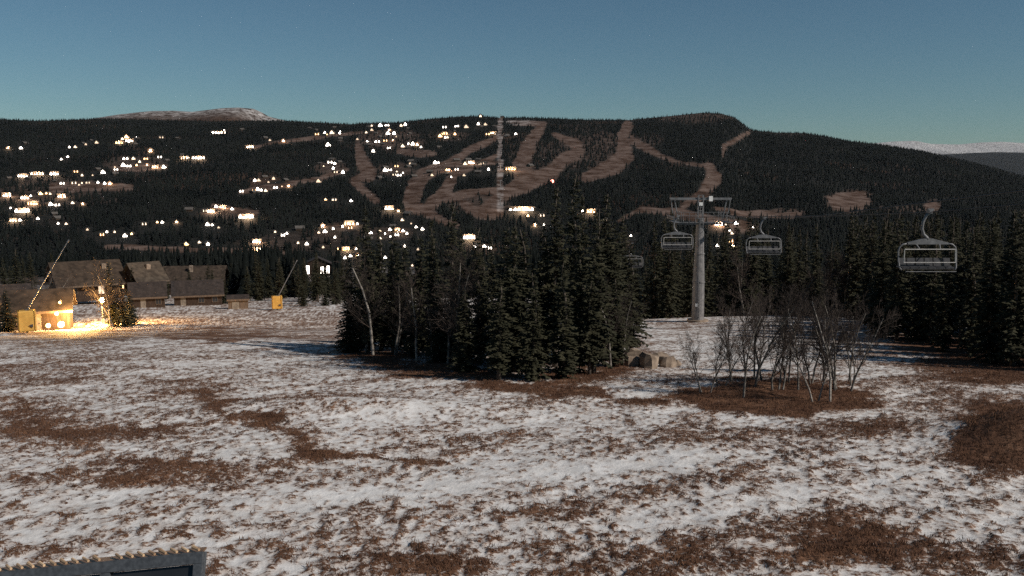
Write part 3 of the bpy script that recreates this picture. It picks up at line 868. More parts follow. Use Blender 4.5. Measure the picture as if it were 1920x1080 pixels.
wood(9, 236, 470, lambda x: 148, lambda x: 160, 4.5, 7, 'dark spruce standing between the cabins on the left', 'spruces between the left cabins', 2.5)
wood(8, -40, 110, lambda x: 125, lambda x: 190, 6, 10, 'spruce standing behind the lit shed at the left edge', 'spruces behind the lit shed', 3)
for px, ty, d, lab in ((212, 488, 99.5, 'tall slim spruce glowing in the light of the street lamp'), (232, 520, 99, 'dark spruce beside the lamp lit birch by the shed'), (246, 545, 101, 'small spruce right of the lamp lit trees by the shed'), (568, 535, 140, 'bushy dark spruce right of the small yellow snow lance'),
                       (610, 545, 142, 'low bushy spruce between the small snow lance and the clump'), (12, 540, 91, 'dark spruce left of the yellow padded snow lance')):
    p = on(px, d); spruce(p, top_h(px, ty, d, p), lab, None, 7 if px == 212 else 2, 1.25)

# ------------------------------------------------------------------ birches
def birch_meshes(seed, h, stems, spread, dense=1.0):
    rg = random.Random(seed)
    st = MB(); tw = MB()
    def grow(p, d, L, r, lev):
        n = 4 if lev < 2 else 3
        pts = [p]; q = p.copy(); dd = d.copy()
        for i in range(n):
            dd = (dd + Vector((rg.gauss(0, .16), rg.gauss(0, .16), rg.gauss(.05, .08)))).normalized()
            q = q + dd * (L / n); pts.append(q.copy())
        rad = [max(r * (1 - .72 * i / n), .004) for i in range(n + 1)]
        if lev <= 0: st.tube(pts, rad, 6, False)
        else: tw.tube(pts, rad, 3, False)
        if lev >= 3: return
        nb = {0: int(19 * dense), 1: int(7 * dense) + 1, 2: int(5 * dense) + 1}[lev]
        for b in range(nb):
            f = rg.uniform(.28 if lev == 0 else .15, 1.0)
            k = min(int(f * n), n - 1); fr = f * n - k
            bp = pts[k].lerp(pts[k + 1], fr)
            ax = (pts[k + 1] - pts[k]).normalized()
            sd = ax.orthogonal(); sd.rotate(Matrix.Rotation(rg.uniform(0, 6.28), 3, ax)); sd.normalize()
            nd = (ax * rg.uniform(.45, .9) + sd * rg.uniform(.5, .95) + Vector((0, 0, .15))).normalized()
            grow(bp, nd, L * rg.uniform(.28, .46) * (1.15 - .55 * f if lev == 0 else 1), max(rad[k] * rg.uniform(.35, .5), .005), lev + 1)
    for s in range(stems):
        a = rg.uniform(0, 6.28); sp = spread * rg.uniform(.3, 1)
        grow(Vector((math.cos(a) * .12 * stems, math.sin(a) * .12 * stems, -.15)), Vector((math.cos(a) * sp, math.sin(a) * sp, 1)).normalized(), h * rg.uniform(.75, 1.0), .011 * h + .018, 0)
    return st.mesh('birch_stem', M['birch'], True), tw.mesh('birch_twigs', M['twig']), h

BIR = [birch_meshes(31, 4.5, 1, .1), birch_meshes(32, 4.2, 2, .35), birch_meshes(33, 3.6, 3, .45, .9), birch_meshes(34, 5, 1, .2), birch_meshes(35, 4.4, 2, .25), birch_meshes(36, 2.2, 3, .6, .6)]
def birch(px, d, h, label, group=None, k=None, wide=1.0):
    k = random.randrange(5) if k is None else k
    p = on(px, d); sm, tm, h0 = BIR[k]; s = h / h0
    e = empty('birch_tree', (p.x, p.y, p.z - .02), R(0, 6.28), label, 'birch tree', group, (s * wide, s * wide, s))
    if label.startswith('pale'):
        sm = sm.copy(); sm.materials[0] = M['pale_birch']
    place('trunk', sm, e); place('crown', tm, e)

M['pale_birch'] = noisy('pale_birch_bark', (0.10, 0.088, 0.075), (0.40, 0.36, 0.315), 4, 0.85, bump=0.2, stretch=(1, 1, 2.2))
random.seed(9)
ISL = [(1322, 42.5, 2.6, 2), (1352, 44, 2.9, 1), (1392, 41.5, 4.4, 0), (1378, 45, 3.6, 4), (1418, 43.5, 4.6, 3), (1436, 45.5, 4.4, 1), (1462, 42.5, 3.4, 5), (1482, 45, 4.2, 4), (1500, 43, 4.3, 0), (1520, 44.5, 4.0, 1),
       (1530, 40.8, 3.3, 1), (1552, 40.6, 4.9, 3), (1566, 44.5, 4.7, 0), (1580, 43, 4.0, 2), (1600, 44.5, 3.4, 4), (1545, 46, 4.5, 1), (1406, 46.5, 4.3, 2), (1590, 46, 4.2, 0)]
for i, (px, d, h, k) in enumerate(ISL):
    if px in (1552, 1530): lab, gr = ('pale bent birch trunk, brightest on the heather island' if px == 1552 else 'pale twin stemmed birch left of the brightest island trunk'), None
    elif px == 1322: lab, gr = 'small leaning birch at the left tip of the heather island', None
    elif px == 1392: lab, gr = 'leaning grey birch at the front left of the heather island', None
    elif px == 1462: lab, gr = 'low spreading birch shrub in the centre of the heather island', None
    else:
        pt = 'left' if px < 1440 else 'middle' if px < 1535 else 'right'
        lab, gr = f'bare birch in the {pt} of the thicket on the heather island', f'birches on the heather island, {pt}'
    birch(px, d - 2.6, h * 1.08, lab, gr, k, .8)
for px, d, h in ((1402, 95, 6.5), (1565, 93, 6.5), (1590, 91, 7), (1660, 84, 6), (1700, 80, 6), (1500, 97, 6)):
    birch(px, d, h, 'bare birch along the front of the wood on the right', 'birches along the right wood edge')
for px, d, h in ((700, 57.5, 7.5), (778, 53.5, 6), (735, 57, 5), (842, 51.5, 5.5), (887, 49.5, 6.5), (1146, 50, 5.5), (1164, 53, 5), (681, 59, 3.6), (808, 53, 4.5)):
    pt = 'left' if px < 830 else 'front' if px < 1090 else 'right'; birch(px, d, h, 'pale birch stem standing out at the left foot of the clump' if px == 700 else 'pale upright birch stem left of the middle of the clump' if px == 778 else f'bare birch with thin stem at the {pt} of the spruce clump', None if px in (700, 778) else f'birches around the spruce clump, {pt}', 0 if px % 2 == 0 else 4)
birch(207, 98, 7.6, 'tall birch glowing in the light of the street lamp', None, 0, .9)
birch(218, 98.5, 6, 'forked birch leaning beside the lamp lit birch', None, 1, .8)
birch(85, 118, 6, 'brown birch rising behind the roof of the lit shed', None, 2)

# ------------------------------------------------------------------ boulders
def boulder(px, d, size, label, seed, sink=.25):
    rg = random.Random(seed)
    m = MB().ball((0, 0, 0), 1, 9, 6)
    cuts = [Vector((rg.gauss(0, 1), rg.gauss(0, 1), rg.gauss(.3, .7))).normalized() for _ in range(9)]
    out = []
    for v in m.v:
        q = Vector(v)
        for c in cuts:
            e = q.dot(c) - rg.uniform(.62, .66)
            if e > 0: q -= c * e
        q *= 1 + rg.uniform(-.10, .10)
        out.append((q.x * size[0], q.y * size[1], q.z * size[2]))
    m.v = out
    p = on(px, d)
    o = m.put('boulder', M['rock'], None, False, loc=(p.x, p.y, p.z + size[2] * (.6 - sink)), rot=(0, 0, rg.uniform(0, 6)))
    return tag(o, label, 'boulder', 'boulders right of the spruce clump')
boulder(1218, 51.0, (1.05, .8, .78), 'largest pale brown boulder right of the spruce clump', 3)
boulder(1190, 54.5, (1.2, .8, .70), 'flat dark boulder behind the largest one by the clump', 5)
boulder(1251, 51.6, (.72, .6, .60), 'angular boulder on the right of the boulder group', 8)
boulder(1184, 51.5, (.75, .5, .5), 'low boulder left of the largest boulder by the clump', 12)
boulder(1236, 56.5, (.7, .5, .35), 'small flat boulder lying behind the boulder group in snow', 15)
boulder(1270, 52.5, (.35, .3, .28), 'smallest boulder at the right tip of the boulder group', 19)

# ------------------------------------------------------------------ dry grass on the bare patches
def build_grass():
    rg = np.random.default_rng(8)
    ok = np.nonzero((GB > .62) & (GD < 58) & (GD > 14))[0]
    w = np.minimum(1, (GB[ok] - .55)) * GD[ok] ** 1.1
    pick = rg.choice(ok, 42000, p=w / w.sum())
    p = GV[pick] + np.stack([rg.normal(0, .05, len(pick)), rg.normal(0, .08, len(pick)), np.zeros(len(pick))], -1)
    nb = 6; n = len(p)
    a = rg.random((n, nb)) * 6.28; L = rg.uniform(.03, .12, (n, nb)); lean = rg.uniform(.2, 1.0, (n, nb)); w2 = rg.uniform(.006, .015, (n, nb)); tw = rg.random((n, nb)) * 6.28
    base = p[:, None] + np.stack([rg.normal(0, .05, (n, nb)), rg.normal(0, .05, (n, nb)), np.full((n, nb), -.02)], -1)
    sdv = np.stack([np.cos(tw), np.sin(tw), np.zeros_like(tw)], -1) * w2[..., None]
    tip = base + np.stack([np.cos(a) * L * lean, np.sin(a) * L * lean, L], -1)
    V = np.stack([base - sdv, base + sdv, tip], 2).reshape(-1, 3)
    me = np_mesh('dry_grass', V, np.arange(len(V)).reshape(-1, 3), M['grass'])
    tag(place('dry_grass', me), 'dry brown grass and heather showing through the thin snow', 'grass', kind='stuff')
build_grass()

# ------------------------------------------------------------------ chair lift
TP = on(1308, 88)
XL, XR = TP.x - 2.95, TP.x + 2.95
zt = P(1313, 372, 88).z            # cross beam
ROPE_Z = P(1262, 404, 88).z

def rope_pt(y, side):
    if side > 0: tab = [(10, P(1741, 372, 46).z + 2.0), (46, P(1741, 398, 46).z), (76, P(1433, 410, 76).z), (88, ROPE_Z), (140, ROPE_Z - 9), (260, ROPE_Z - 34)]
    else: tab = [(10, P(1741, 372, 46).z + 2.0), (46, P(1741, 398, 46).z - .2), (84, ROPE_Z - .02), (88, ROPE_Z), (116, P(1192, 458, 116).z), (260, ROPE_Z - 34)]
    ys = [t[0] for t in tab]
    x = XR if side > 0 else XL
    return Vector((x, y, float(np.interp(y, ys, [t[1] for t in tab]))))

def build_tower():
    e = empty('lift_tower', TP, 0, 'grey steel chairlift tower with crossbeam on the snowy knoll', 'lift tower')
    H = zt - TP.z
    secs = [(0, .33 * H, .62, .58), (.33 * H, .56 * H, .585, .47), (.56 * H, .84 * H, .45, .38)]
    for a, b, r0, r1 in secs:
        m = MB().tube([(0, 0, a - (.3 if a == 0 else 0)), (0, 0, b - .04)], [r0, r1], 20)
        m.tube([(0, 0, b - .10), (0, 0, b)], [r1 + .06, r1 + .06], 20)
        m.put('pole', M['tower'], e, False)
    MB().tube([(0, 0, -.3), (0, 0, .22)], [1.15, 1.05], 16).put('footing', M['rock'], e)
    # lattice head
    hd = MB()
    z0, z1 = .84 * H, H + .35
    for sx in (-.24, .24):
        for sy in (-.2, .2):
            hd.box((sx, sy, (z0 + z1) / 2), (.08, .08, z1 - z0))
    k = z0
    while k < z1:
        for sy in (-.2, .2): hd.box((0, sy, k), (.40, .05, .05))
        for sx in (-.24, .24): hd.box((sx, 0, k), (.05, .32, .05))
        k += .38
    hd.put('lattice_head', M['steel'], e)
    MB().box((0, 0, H), (6.1, .22, .16)).box((0, -.16, H - .12), (6.0, .06, .06)).put('crossbeam', M['steel'], e)
    lad = MB()
    for sx in (-.16, .16): lad.box((sx, -.72, .5 * H), (.04, .04, .9 * H))
    z = .6
    while z < .94 * H:
        lad.box((0, -.72, z), (.30, .03, .03)); z += .3
    lad.put('ladder', M['tower'], e)
    zr = ROPE_Z - TP.z
    for s in (-1, 1):
        c = s * 2.95
        MB().tube([(s * 2.6, 0, H), (s * 2.2, 0, zr - .35)], .06, 6).tube([(s * 2.95, 0, H), (c * .93, 0, zr + .2)], .05, 6).put('hanger_strut', M['steel'], e)
        sh = MB().box((c, 0, zr - .30), (.10, 3.4, .14))
        sh.put('sheave_beam', M['dark_steel'], e)
        for i in range(8):
            y = -1.5 + i * 3.0 / 7
            MB().tube([(c - .05, y, zr - .14), (c + .05, y, zr - .14)], [.13, .13], 12).put('sheave', M['dark_steel'], e)
        # catwalk
        cw = MB()
        x0 = c - s * .45
        cw.box((x0, 0, zr - .62), (.55, 3.8, .05))
        cw.put('catwalk', M['steel'], e)
        rl = MB()
        for y in (-1.85, -.6, .6, 1.85):
            rl.box((x0 - s * .28, y, zr - .10), (.04, .04, 1.05))
        for zz in (zr + .42, zr + .05): rl.box((x0 - s * .28, 0, zz), (.035, 3.75, .035))
        rl.put('railing', M['steel'], e)
    # access platform across the tower
    pl = MB().box((0, -.45, zr - .66), (5.2, .5, .05)).box((0, -.45, zr - .80), (4.6, .08, .14))
    pl.put('platform', M['steel'], e)
    rl = MB()
    for i in range(9): rl.box((-2.4 + i * .6, -.72, zr - .14), (.035, .035, 1.0))
    for zz in (.34, 0.0): rl.box((0, -.72, zr + zz), (4.9, .035, .035))
    rl.put('railing', M['steel'], e)
    MB().box((-.02, -.28, H - .55), (.34, .03, .34)).put('number_sign', M['white'], e)
    MB().box((.95, -.2, H - .02), (.36, .2, .5)).put('junction_box', M['white'], e)
    MB().box((-.25, -.66, 1.75), (.26, .03, .30)).put('number_plate', M['white'], e)
build_tower()

def build_chair(y, side, label):
    g = rope_pt(y, side)
    e = empty('lift_chair', g, 0, label, 'lift chair', 'chairs of the chairlift')
    q = -1 if side > 0 else 1        # the hanger bows away from the tower line
    q = -1
    MB().box((0, 0, .03), (.16, .42, .16)).box((.06 * -q, 0, .14), (.30, .14, .10)).put('grip', M['steel'], e)
    MB().tube([(0, 0, -.04), (q * .14, 0, -.16), (q * .30, 0, -.5), (q * .34, 0, -.85), (q * .24, 0, -1.15), (q * .06, 0, -1.32), (0, 0, -1.40)], [.07, .075, .08, .08, .085, .09, .09], 10).put('hanger_arm', M['steel'], e, True)
    MB().prism([(-1.05, -1.66), (1.05, -1.66), (1.05, -1.56), (.25, -1.36), (-.25, -1.36), (-1.05, -1.56)], -.07, .07).put('truss', M['steel'], e)
    for s in (-1, 1):
        pts = [(s * 1.0, 0, -1.62), (s * 1.28, 0, -1.66), (s * 1.44, 0, -1.80), (s * 1.5, 0, -2.02), (s * 1.5, -.05, -2.5), (s * 1.47, -.15, -2.85), (s * 1.38, -.22, -2.98)]
        MB().tube(pts, .045, 8).put('side_frame', M['steel'], e, True)
        MB().tube([(s * .62, 0, -1.62), (s * .56, -.2, -1.80), (s * .54, -.30, -1.90)], .035, 6).put('bar_pivot', M['steel'], e)
    bar = MB().tube([(-1.30, -.30, -1.90), (1.30, -.30, -1.90)], .028, 8).tube([(-1.32, -.32, -2.58), (1.32, -.32, -2.58)], .024, 8)
    for s in (-1, 1): bar.tube([(s * 1.31, -.30, -1.89), (s * 1.33, -.32, -2.6)], .026, 8)
    bar.put('safety_bar', M['bright_bar'], e)
    for i in range(6):
        x = -1.15 + i * .46
        st = MB().box((x, .05, -2.86), (.42, .48, .09))
        st.put('seat', M['seat'], e)
        MB().box((x, .30, -2.60), (.40, .07, .42), Matrix.Rotation(-.18, 3, 'X')).put('backrest', M['seat'], e)
    MB().tube([(-1.42, -.1, -2.93), (1.42, -.1, -2.93)], .04, 8).tube([(-1.42, .28, -2.84), (1.42, .28, -2.84)], .035, 8).tube([(-1.3, -.55, -3.03), (1.3, -.55, -3.03)], .02, 6).put('seat_frame', M['steel'], e)
build_chair(46, 1, 'nearest and largest empty lift chair hanging at the right')
build_chair(76, 1, 'empty lift chair hanging just right of the tower')
build_chair(84.2, -1, 'empty lift chair hanging against the left of the tower')
build_chair(116, -1, 'smallest empty lift chair far left of the tower')
for s, lab in ((1, 'lift rope on the right side of the tower'), (-1, 'lift rope on the left side of the tower')):
    pts = [rope_pt(y, s) for y in (10, 25, 46, 60, 76, 84, 88, 92, 104, 116, 140, 200, 260)]
    o = MB().tube(pts, .024, 6).put('lift_rope', M['rope']); tag(o, lab, 'rope', 'haul ropes of the chairlift')

# ------------------------------------------------------------------ houses on the left
def house(name, base, rz, w, dp, wall_h, rise, label, wall, roof, eave=True, over=.5, doors=(), wins=(), chim=None, cat='house', glow=None):
    e = empty(name, base, rz, label, cat)
    wl_ = MB()
    if eave:      # ridge along x
        m = MB(); n = len(m.v)
        m.v += [(-w/2, -dp/2, -.6), (w/2, -dp/2, -.6), (w/2, dp/2, -.6), (-w/2, dp/2, -.6), (-w/2, -dp/2, wall_h), (w/2, -dp/2, wall_h), (w/2, dp/2, wall_h), (-w/2, dp/2, wall_h), (-w/2, 0, wall_h + rise), (w/2, 0, wall_h + rise)]
        m.f += [(0, 1, 5, 4), (2, 3, 7, 6), (1, 2, 6, 9, 5), (3, 0, 4, 8, 7), (3, 2, 1, 0)]
        m.put('wall', wall, e)
        k = rise / (dp / 2); t = .22
        for s in (-1, 1):
            y1 = s * (dp / 2 + over); z1 = wall_h - over * k
            W = w / 2 + over
            r = MB(); r.v = [(-W, 0, wall_h + rise + .02), (W, 0, wall_h + rise + .02), (W, y1, z1 + .02), (-W, y1, z1 + .02), (-W, 0, wall_h + rise + t), (W, 0, wall_h + rise + t), (W, y1, z1 + t), (-W, y1, z1 + t)]
            f = [(0, 1, 2, 3), (7, 6, 5, 4), (0, 4, 5, 1), (1, 5, 6, 2), (2, 6, 7, 3), (3, 7, 4, 0)]
            r.f = f if s > 0 else [q[::-1] for q in f]
            ro = r.put('roof', roof, e)
            if s < 0:
                MB().box((0, y1 - .03, z1 + .05), (2 * W, .05, .26)).put('fascia', M['pale_timber'], e)
    else:         # gable towards the front
        MB().prism([(-w/2, -.6), (w/2, -.6), (w/2, wall_h), (0, wall_h + rise), (-w/2, wall_h)], -dp/2, dp/2).put('wall', wall, e)
        k = rise / (w / 2)
        for s in (-1, 1):
            a = [(0, wall_h + rise + .02), (s * (w/2 + over), wall_h - over * k + .02), (s * (w/2 + over), wall_h - over * k + .24), (0, wall_h + rise + .24)]
            MB().prism(a if s < 0 else a[::-1], -dp/2 - over, dp/2 + over).put('roof', roof, e)
    for x, z, ww, hh in doors:
        d = MB().box((x, -dp/2 - .03, z + hh/2), (ww, .06, hh)).put('door', M['door'], e)
        MB().box((x + ww * .35, -dp/2 - .08, z + hh * .5), (.05, .05, .14)).put('handle', M['dark_steel'], d)
    for x, z, ww, hh, *g in wins:
        d = MB().box((x, -dp/2 - .02, z + hh/2), (ww, .06, hh)).put('window', M[g[0]] if g else M['glass'], e)
        fr = MB()
        for s in (-1, 1):
            fr.box((x + s * (ww/2 + .04), -dp/2 - .04, z + hh/2), (.08, .10, hh + .16))
            fr.box((x, -dp/2 - .04, z + hh/2 + s * (hh/2 + .04)), (ww, .10, .08))
        fr.box((x, -dp/2 - .045, z + hh/2), (.05, .10, hh))
        fr.put('frame', M['pale_timber'], d)
    if chim:
        x, y, h = chim
        MB().box((x, y, wall_h + rise * .6 + h/2), (.7, .7, h)).put('chimney', M['rock'], e)
    return e

M['turf2'] = noisy('pale_turf_roof', (0.036, 0.027, 0.02), (0.09, 0.069, 0.05), 1.4, 0.95, bump=0.5, detail=6)
def facing(p): return math.atan2(-p.x, p.y)
p = on(78, 97)
SHED = house('shed', p, facing(p) - .12, 6.0, 4.4, 2.5, 1.75, 'turf roofed timber shed with lamps at its corner, far left', M['timber'], M['turf'], True, .45, wins=((-1.6, .9, .9, .8),), doors=((-.2, 0, .95, 2.0),), cat='shed')
p = on(8, 108)
house('cabin', p, facing(p), 5.5, 4, 2.6, 1.6, 'cabin with yellow lit wall cut by the left edge', M['timber'], M['dark_roof'], True, .4, wins=((.9, .7, 1.5, 1.4, 'warm_glow'), (-1.2, .7, 1.2, 1.4, 'warm_glow')), cat='cabin')
p = on(163, 150)
house('lodge', p + Vector((0, 0, 1.5)), facing(p) + .22, 9.4, 8.5, 2.6, 3.0, 'long turf roofed lodge behind the street lamp', M['timber'], M['turf'], True, .9, wins=((1.4, .5, .9, 1.7, 'dim_glow'), (-2.8, .8, 1.0, 1.2), (3.4, .8, 1.0, 1.2)), chim=(2.6, -1.6, .9), cat='lodge')
p = on(272, 152)
house('lodge', p + Vector((0, 0, 2.0)), facing(p) + .45, 4.6, 5.5, 2.4, 2.5, 'pale roofed lodge behind the dark cabin with the pale door', M['timber'], M['turf2'], True, .6, chim=(.3, -1.0, .9), wins=((-1, .7, .8, 1.0), (1, .7, .8, 1.0)), cat='lodge')
p = on(278, 138)
house('cabin', p, facing(p), 4.9, 4.6, 2.0, 1.8, 'dark cabin with a pale door right of the lamp lit trees', M['timber'], M['dark_roof'], True, .4, doors=((-.7, 0, .75, 1.6),), wins=((1.5, .7, .7, .8),), cat='cabin')
p = on(372, 146)
house('cabin', p, facing(p), 7.4, 5, 2.0, 1.9, 'low dark cabin between the pale door cabin and woodshed', M['timber'], M['dark_roof'], True, .4, doors=((-2.3, 0, .8, 1.6),), wins=((.5, .7, .8, .8), (2.6, .7, .8, .8)), cat='cabin')
p = on(368, 196)
house('lodge', p + Vector((0, 0, 1.0)), facing(p) - .2, 12, 8, 2.6, 2.6, 'wide turf roofed lodge behind the low dark cabin', M['timber'], M['turf'], True, .8, chim=(-.5, -1.8, 1.5), wins=((-3, .7, 1.2, 1.1), (3, .7, 1.2, 1.1, 'dim_glow')), cat='lodge')
p = on(447, 134)
house('woodshed', p, facing(p), 2.9, 2.2, 1.5, .45, 'small weathered woodshed left of the small snow lance', M['pale_timber'], M['dark_roof'], True, .2, doors=((-.4, 0, 1.0, 1.2),), cat='shed')
p = on(596, 330)
house('cabin', p + Vector((0, 0, .5)), facing(p), 11, 7, 3.6, 2.6, 'big cabin with tall bright windows left of the spruce clump', M['timber'], M['dark_roof'], False, .6, wins=((-3.6, .4, 1.0, 3.0, 'white_glow'), (1.6, .4, 1.1, 2.6, 'white_glow'), (3.6, .4, 1.1, 2.8, 'white_glow')), cat='cabin')
for px, d, lab in ((218, 230, 'cabin with small porch light behind the long lodge'), (258, 235, 'cabin with small light above the pale roofed lodge'), (293, 232, 'cabin with porch light right of the pale roofed lodge'), (331, 236, 'cabin with one light above the wide turf lodge'),
                   (372, 230, 'cabin with two bright porch lights above the wide turf lodge'), (402, 228, 'cabin with bright window at the right end of the lodges'), (490, 240, 'cabin with a faint light behind the small snow lance'), (459, 225, 'dim cabin light low between lodges and small snow lance')):
    p = on(px, d)
    house('cabin', p + Vector((0, 0, .3)), facing(p), 7, 6, 2.6, 2.0, lab, M['cabin'], M['turf'], True, .5, wins=((-1.2, 1.0, .8, 1.1, 'white_glow'), (1.8, 1.0, .5, .8, 'warm_glow')), cat='cabin')

# ------------------------------------------------------------------ lamps
def lamp_light(parent, loc, power, col=(1.0, .56, .18), r=.12):
    l = bpy.data.lights.new('lamp_light', 'POINT'); l.energy = power; l.color = col; l.shadow_soft_size = r
    o = bpy.data.objects.new('lamp_light', l); COL.objects.link(o); o.parent = parent; o.location = loc
    return o

def street_lamp(p, h, power, label, globe=.3):
    e = empty('street_lamp', p, 0, label, 'street lamp')
    MB().tube([(0, 0, -.2), (0, 0, h - .3)], [.07, .045], 8).put('post', M['dark_steel'], e)
    MB().tube([(0, 0, h - .34), (0, 0, h - globe * .8)], [.10, .12], 8).put('collar', M['dark_steel'], e)
    MB().ball((0, 0, h), globe, 12, 8).put('globe', M['sodium'], e, True)
    lamp_light(e, (globe + (1.7 if power > 500 and h < 1.5 else .5), -globe - .3, h + (.8 if h < 1.5 else .1)), power)
p = on(193, 103)
street_lamp(p, P(193, 563, 103).z - p.z, 13000, 'glowing globe street lamp beside the lit birch', .33)
def wall_lamp(loc, power, label, r=.2, drop=0.0):
    e = empty('wall_lamp', loc, 0, label, 'wall lamp', 'lamps at the shed')
    MB().box((0, .12, .18), (.10, .26, .08)).put('bracket', M['dark_steel'], e)
    MB().ball((0, 0, 0), r, 12, 8).put('globe', M['sodium'], e, True)
    lamp_light(e, (r + 1.5, -.6, drop), power)
def at_ground(px, py, d): return P(px, py, d)
wall_lamp(P(106, 588, 94.3), 160, 'upper globe lamp on the right corner of the shed', .2)
wall_lamp(P(112, 567, 95.5), 7000, 'small lamp under the shed gable on the right', .13, -1.3)
p = on(91, 93.4); street_lamp(p, .55, 40, 'low lamp standing before the shed wall', .24)
p = on(115, 94.6); street_lamp(p, .6, 900, 'brightest low lamp flooding the snow right of the shed', .34)

# ------------------------------------------------------------------ snow lances with yellow padding
def lance(p, base_px, tip_px, d, pad_w, pad_h, label):
    e = empty('snow_lance', p, facing(p), label, 'snow lance')
    m = MB(); w = pad_w / 2; n = 4
    prof = [(-.02, w * .96), (.1, w), (pad_h - .1, w), (pad_h, w * .95)]
    for z, q in prof:
        for sx, sy in ((-1, -1), (1, -1), (1, 1), (-1, 1)):
            c = .12
            m.v += [(sx * q - (sx * c if sx * sy > 0 else 0), sy * q - (0 if sx * sy > 0 else sy * c), z + .25), (sx * q - (0 if sx * sy > 0 else sx * c), sy * q - (sy * c if sx * sy > 0 else 0), z + .25)]
    for j in range(3):
        for i in range(8):
            a = j * 8 + i; b = j * 8 + (i + 1) % 8
            m.f.append((a, b, b + 8, a + 8))
    m.f.append(tuple(range(24, 32))); m.f.append(tuple(reversed(range(8))))
    m.put('padding', M['yellow'], e)
    MB().prism([(.12, .62 + .25), (w * .62, .72 + .25), (w * .62, .38 + .25), (w * .42, .45 + .25)], -w - .02, -w - .004).put('arrow_mark', M['seat'], e)
    MB().tube([(0, 0, -.3), (0, 0, pad_h + .35)], .12, 10).put('mast', M['steel'], e)
    a = P(*base_px, d); b = P(*tip_px, d + 1.0)
    inv = (Matrix.Translation(p) @ Matrix.Rotation(facing(p), 4, 'Z')).inverted()
    a = inv @ a; b = inv @ b
    a = Vector((0, 0, pad_h + .3)).lerp(a, .6)
    MB().tube([a, a.lerp(b, .5), b], [.075, .06, .042], 8).put('lance_tube', M['steel'], e)
    dr = (b - a).normalized()
    MB().tube([b - dr * .1, b + dr * .22], [.085, .07], 8).put('nozzle_head', M['steel'], e)
    MB().tube([a.lerp(b, .0), Vector((-.0, 0, pad_h - .1))], .09, 8).put('pivot', M['dark_steel'], e)
p = on(52, 89); lance(p, (55, 575), (127, 453), 89, 1.65, 2.05, 'snow lance with large yellow padding before the shed')
p = on(520, 130); lance(p, (523, 557), (556, 490), 130, 1.5, 1.85, 'small distant snow lance with bright yellow padding')

# ------------------------------------------------------------------ red beacon, far lift
g = G(1035, 346, 900)
e = empty('beacon', g, 0, 'single red light on a mast below the ski runs', 'beacon')
hh = P(1035, 340, g.y).z - g.z
MB().tube([(0, 0, -.5), (0, 0, hh)], [.25, .15], 6).put('mast', M['dark_steel'], e)
MB().ball((0, 0, hh), 3.0, 10, 6).put('red_lamp', M['red_glow'], e, True)
for i, py in enumerate((222, 240, 262, 288, 318, 350, 385)):
    g = on(938, 2570) if py < 228 else G(938, py, 900)
    e = empty('far_lift_tower', g, 0, 'small tower of the far lift line up the hill', 'lift tower', 'towers of the far lift')
    MB().tube([(0, 0, -.5), (0, 0, 11)], [.7, .45], 6).put('pole', M['tower'], e)
    MB().box((0, 0, 10.6), (7, .5, .6)).put('crossbeam', M['tower'], e)
g = on(942, 2575)
e = empty('summit_station', g, 0, 'pale lift station on the far hilltop at the lift strip', 'lift station')
MB().box((0, 0, 2.5), (11, 8, 6)).put('wall', M['pale_timber'], e); MB().prism([(-6.5, 5.4), (6.5, 5.4), (0, 8)], -5, 5).put('roof', M['cabin_roof'], e)

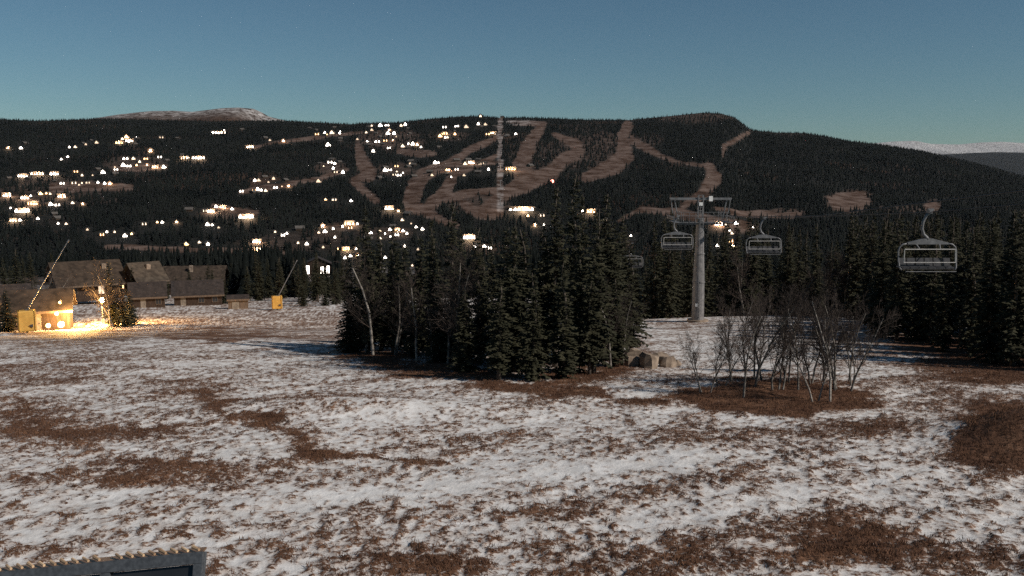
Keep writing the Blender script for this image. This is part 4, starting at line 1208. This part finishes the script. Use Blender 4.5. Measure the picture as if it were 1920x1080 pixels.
# ------------------------------------------------------------------ canopy corner below the camera
def build_canopy():
    d = 5.0
    A = P(-160, 1089, d); B = P(384, 1034, d); e0 = P(384, 1034, d)
    gz = tz(B.x, B.y)
    e = empty('glass_canopy', (B.x, B.y, gz), 0, 'corner of a dark grey framed glass canopy at bottom left', 'canopy')
    o = Vector((B.x, B.y, gz))
    ux = (A - B).normalized()                      # along the top rail towards the left
    dn = Vector((.03, -.42, -.9)).normalized()    # the pane slopes towards the camera
    nrm = ux.cross(dn).normalized()
    if nrm.y > 0: nrm = -nrm
    rot = Matrix((ux, dn, nrm)).transposed()
    def bar(a0, a1, b0, b1, t, name, mat):
        c = (B - o) + ux * (a0 + a1) / 2 + dn * (b0 + b1) / 2
        MB().box(c, (abs(a1 - a0), abs(b1 - b0), t), rot).put(name, mat, e)
    bar(0, 1.9, 0, .065, .07, 'top_rail', M['frame'])
    bar(-.0, .05, .066, 1.3, .065, 'side_rail', M['frame'])
    bar(.545, .60, .066, 1.3, .064, 'mullion', M['frame'])
    bar(.052, .543, .068, 1.28, .012, 'pane', M['glass'])
    bar(.602, 1.88, .068, 1.28, .012, 'pane', M['glass'])
    for i in range(24):
        a = .035 + i * .066
        c = (B - o) + ux * a + Vector((0, .05, .012))
        if .53 < a < .61: continue
        MB().tube([c + Vector((0, -.045, .0)), c + Vector((-.052, -.002, .002))], [.008, .008 + .004 * (i % 3 == 0)], 7).put('roof_rib', M['rib'], e)
    c = (B - o) + ux * .87 + Vector((0, .0, -.012))
    MB().box(c + Vector((0, .04, 0)), (1.7, .10, .01), Matrix((ux, Vector((0, 1, 0)), ux.cross(Vector((0, 1, 0))))).transposed()).put('roof_edge', M['copper'], e)
    for a in (.03, 1.8):
        q = (B - o) + ux * a + dn * 1.1
        MB().box((q.x, q.y, q.z / 2 - .2), (.08, .08, q.z + .4)).put('post', M['frame'], e)
M['copper'] = noisy('copper_edge', (0.20, 0.11, 0.06), (0.45, 0.27, 0.15), 20, 0.4, 0.5)
M['rib'] = noisy('glint_rib', (0.20, 0.11, 0.06), (0.80, 0.56, 0.34), 6, 0.35, 0.0)  # warm light glinting along the ribs, put into their base colour
build_canopy()

# ------------------------------------------------------------------ thin evening air
hz = MB().box((0, 13000, 150), (34000, 27000, 1400))
m, n, l, b = newmat('haze_air')
n.remove(b)
pv = n.new('ShaderNodeVolumePrincipled'); pv.inputs['Color'].default_value = (0.8, 0.88, 1.0, 1); pv.inputs['Density'].default_value = HAZE
l.new(pv.outputs['Volume'], n['Material Output'].inputs['Volume'])
if HAZE > 0: tag(hz.put('haze', m), 'thin clear evening air over the valley', 'haze', kind='stuff')
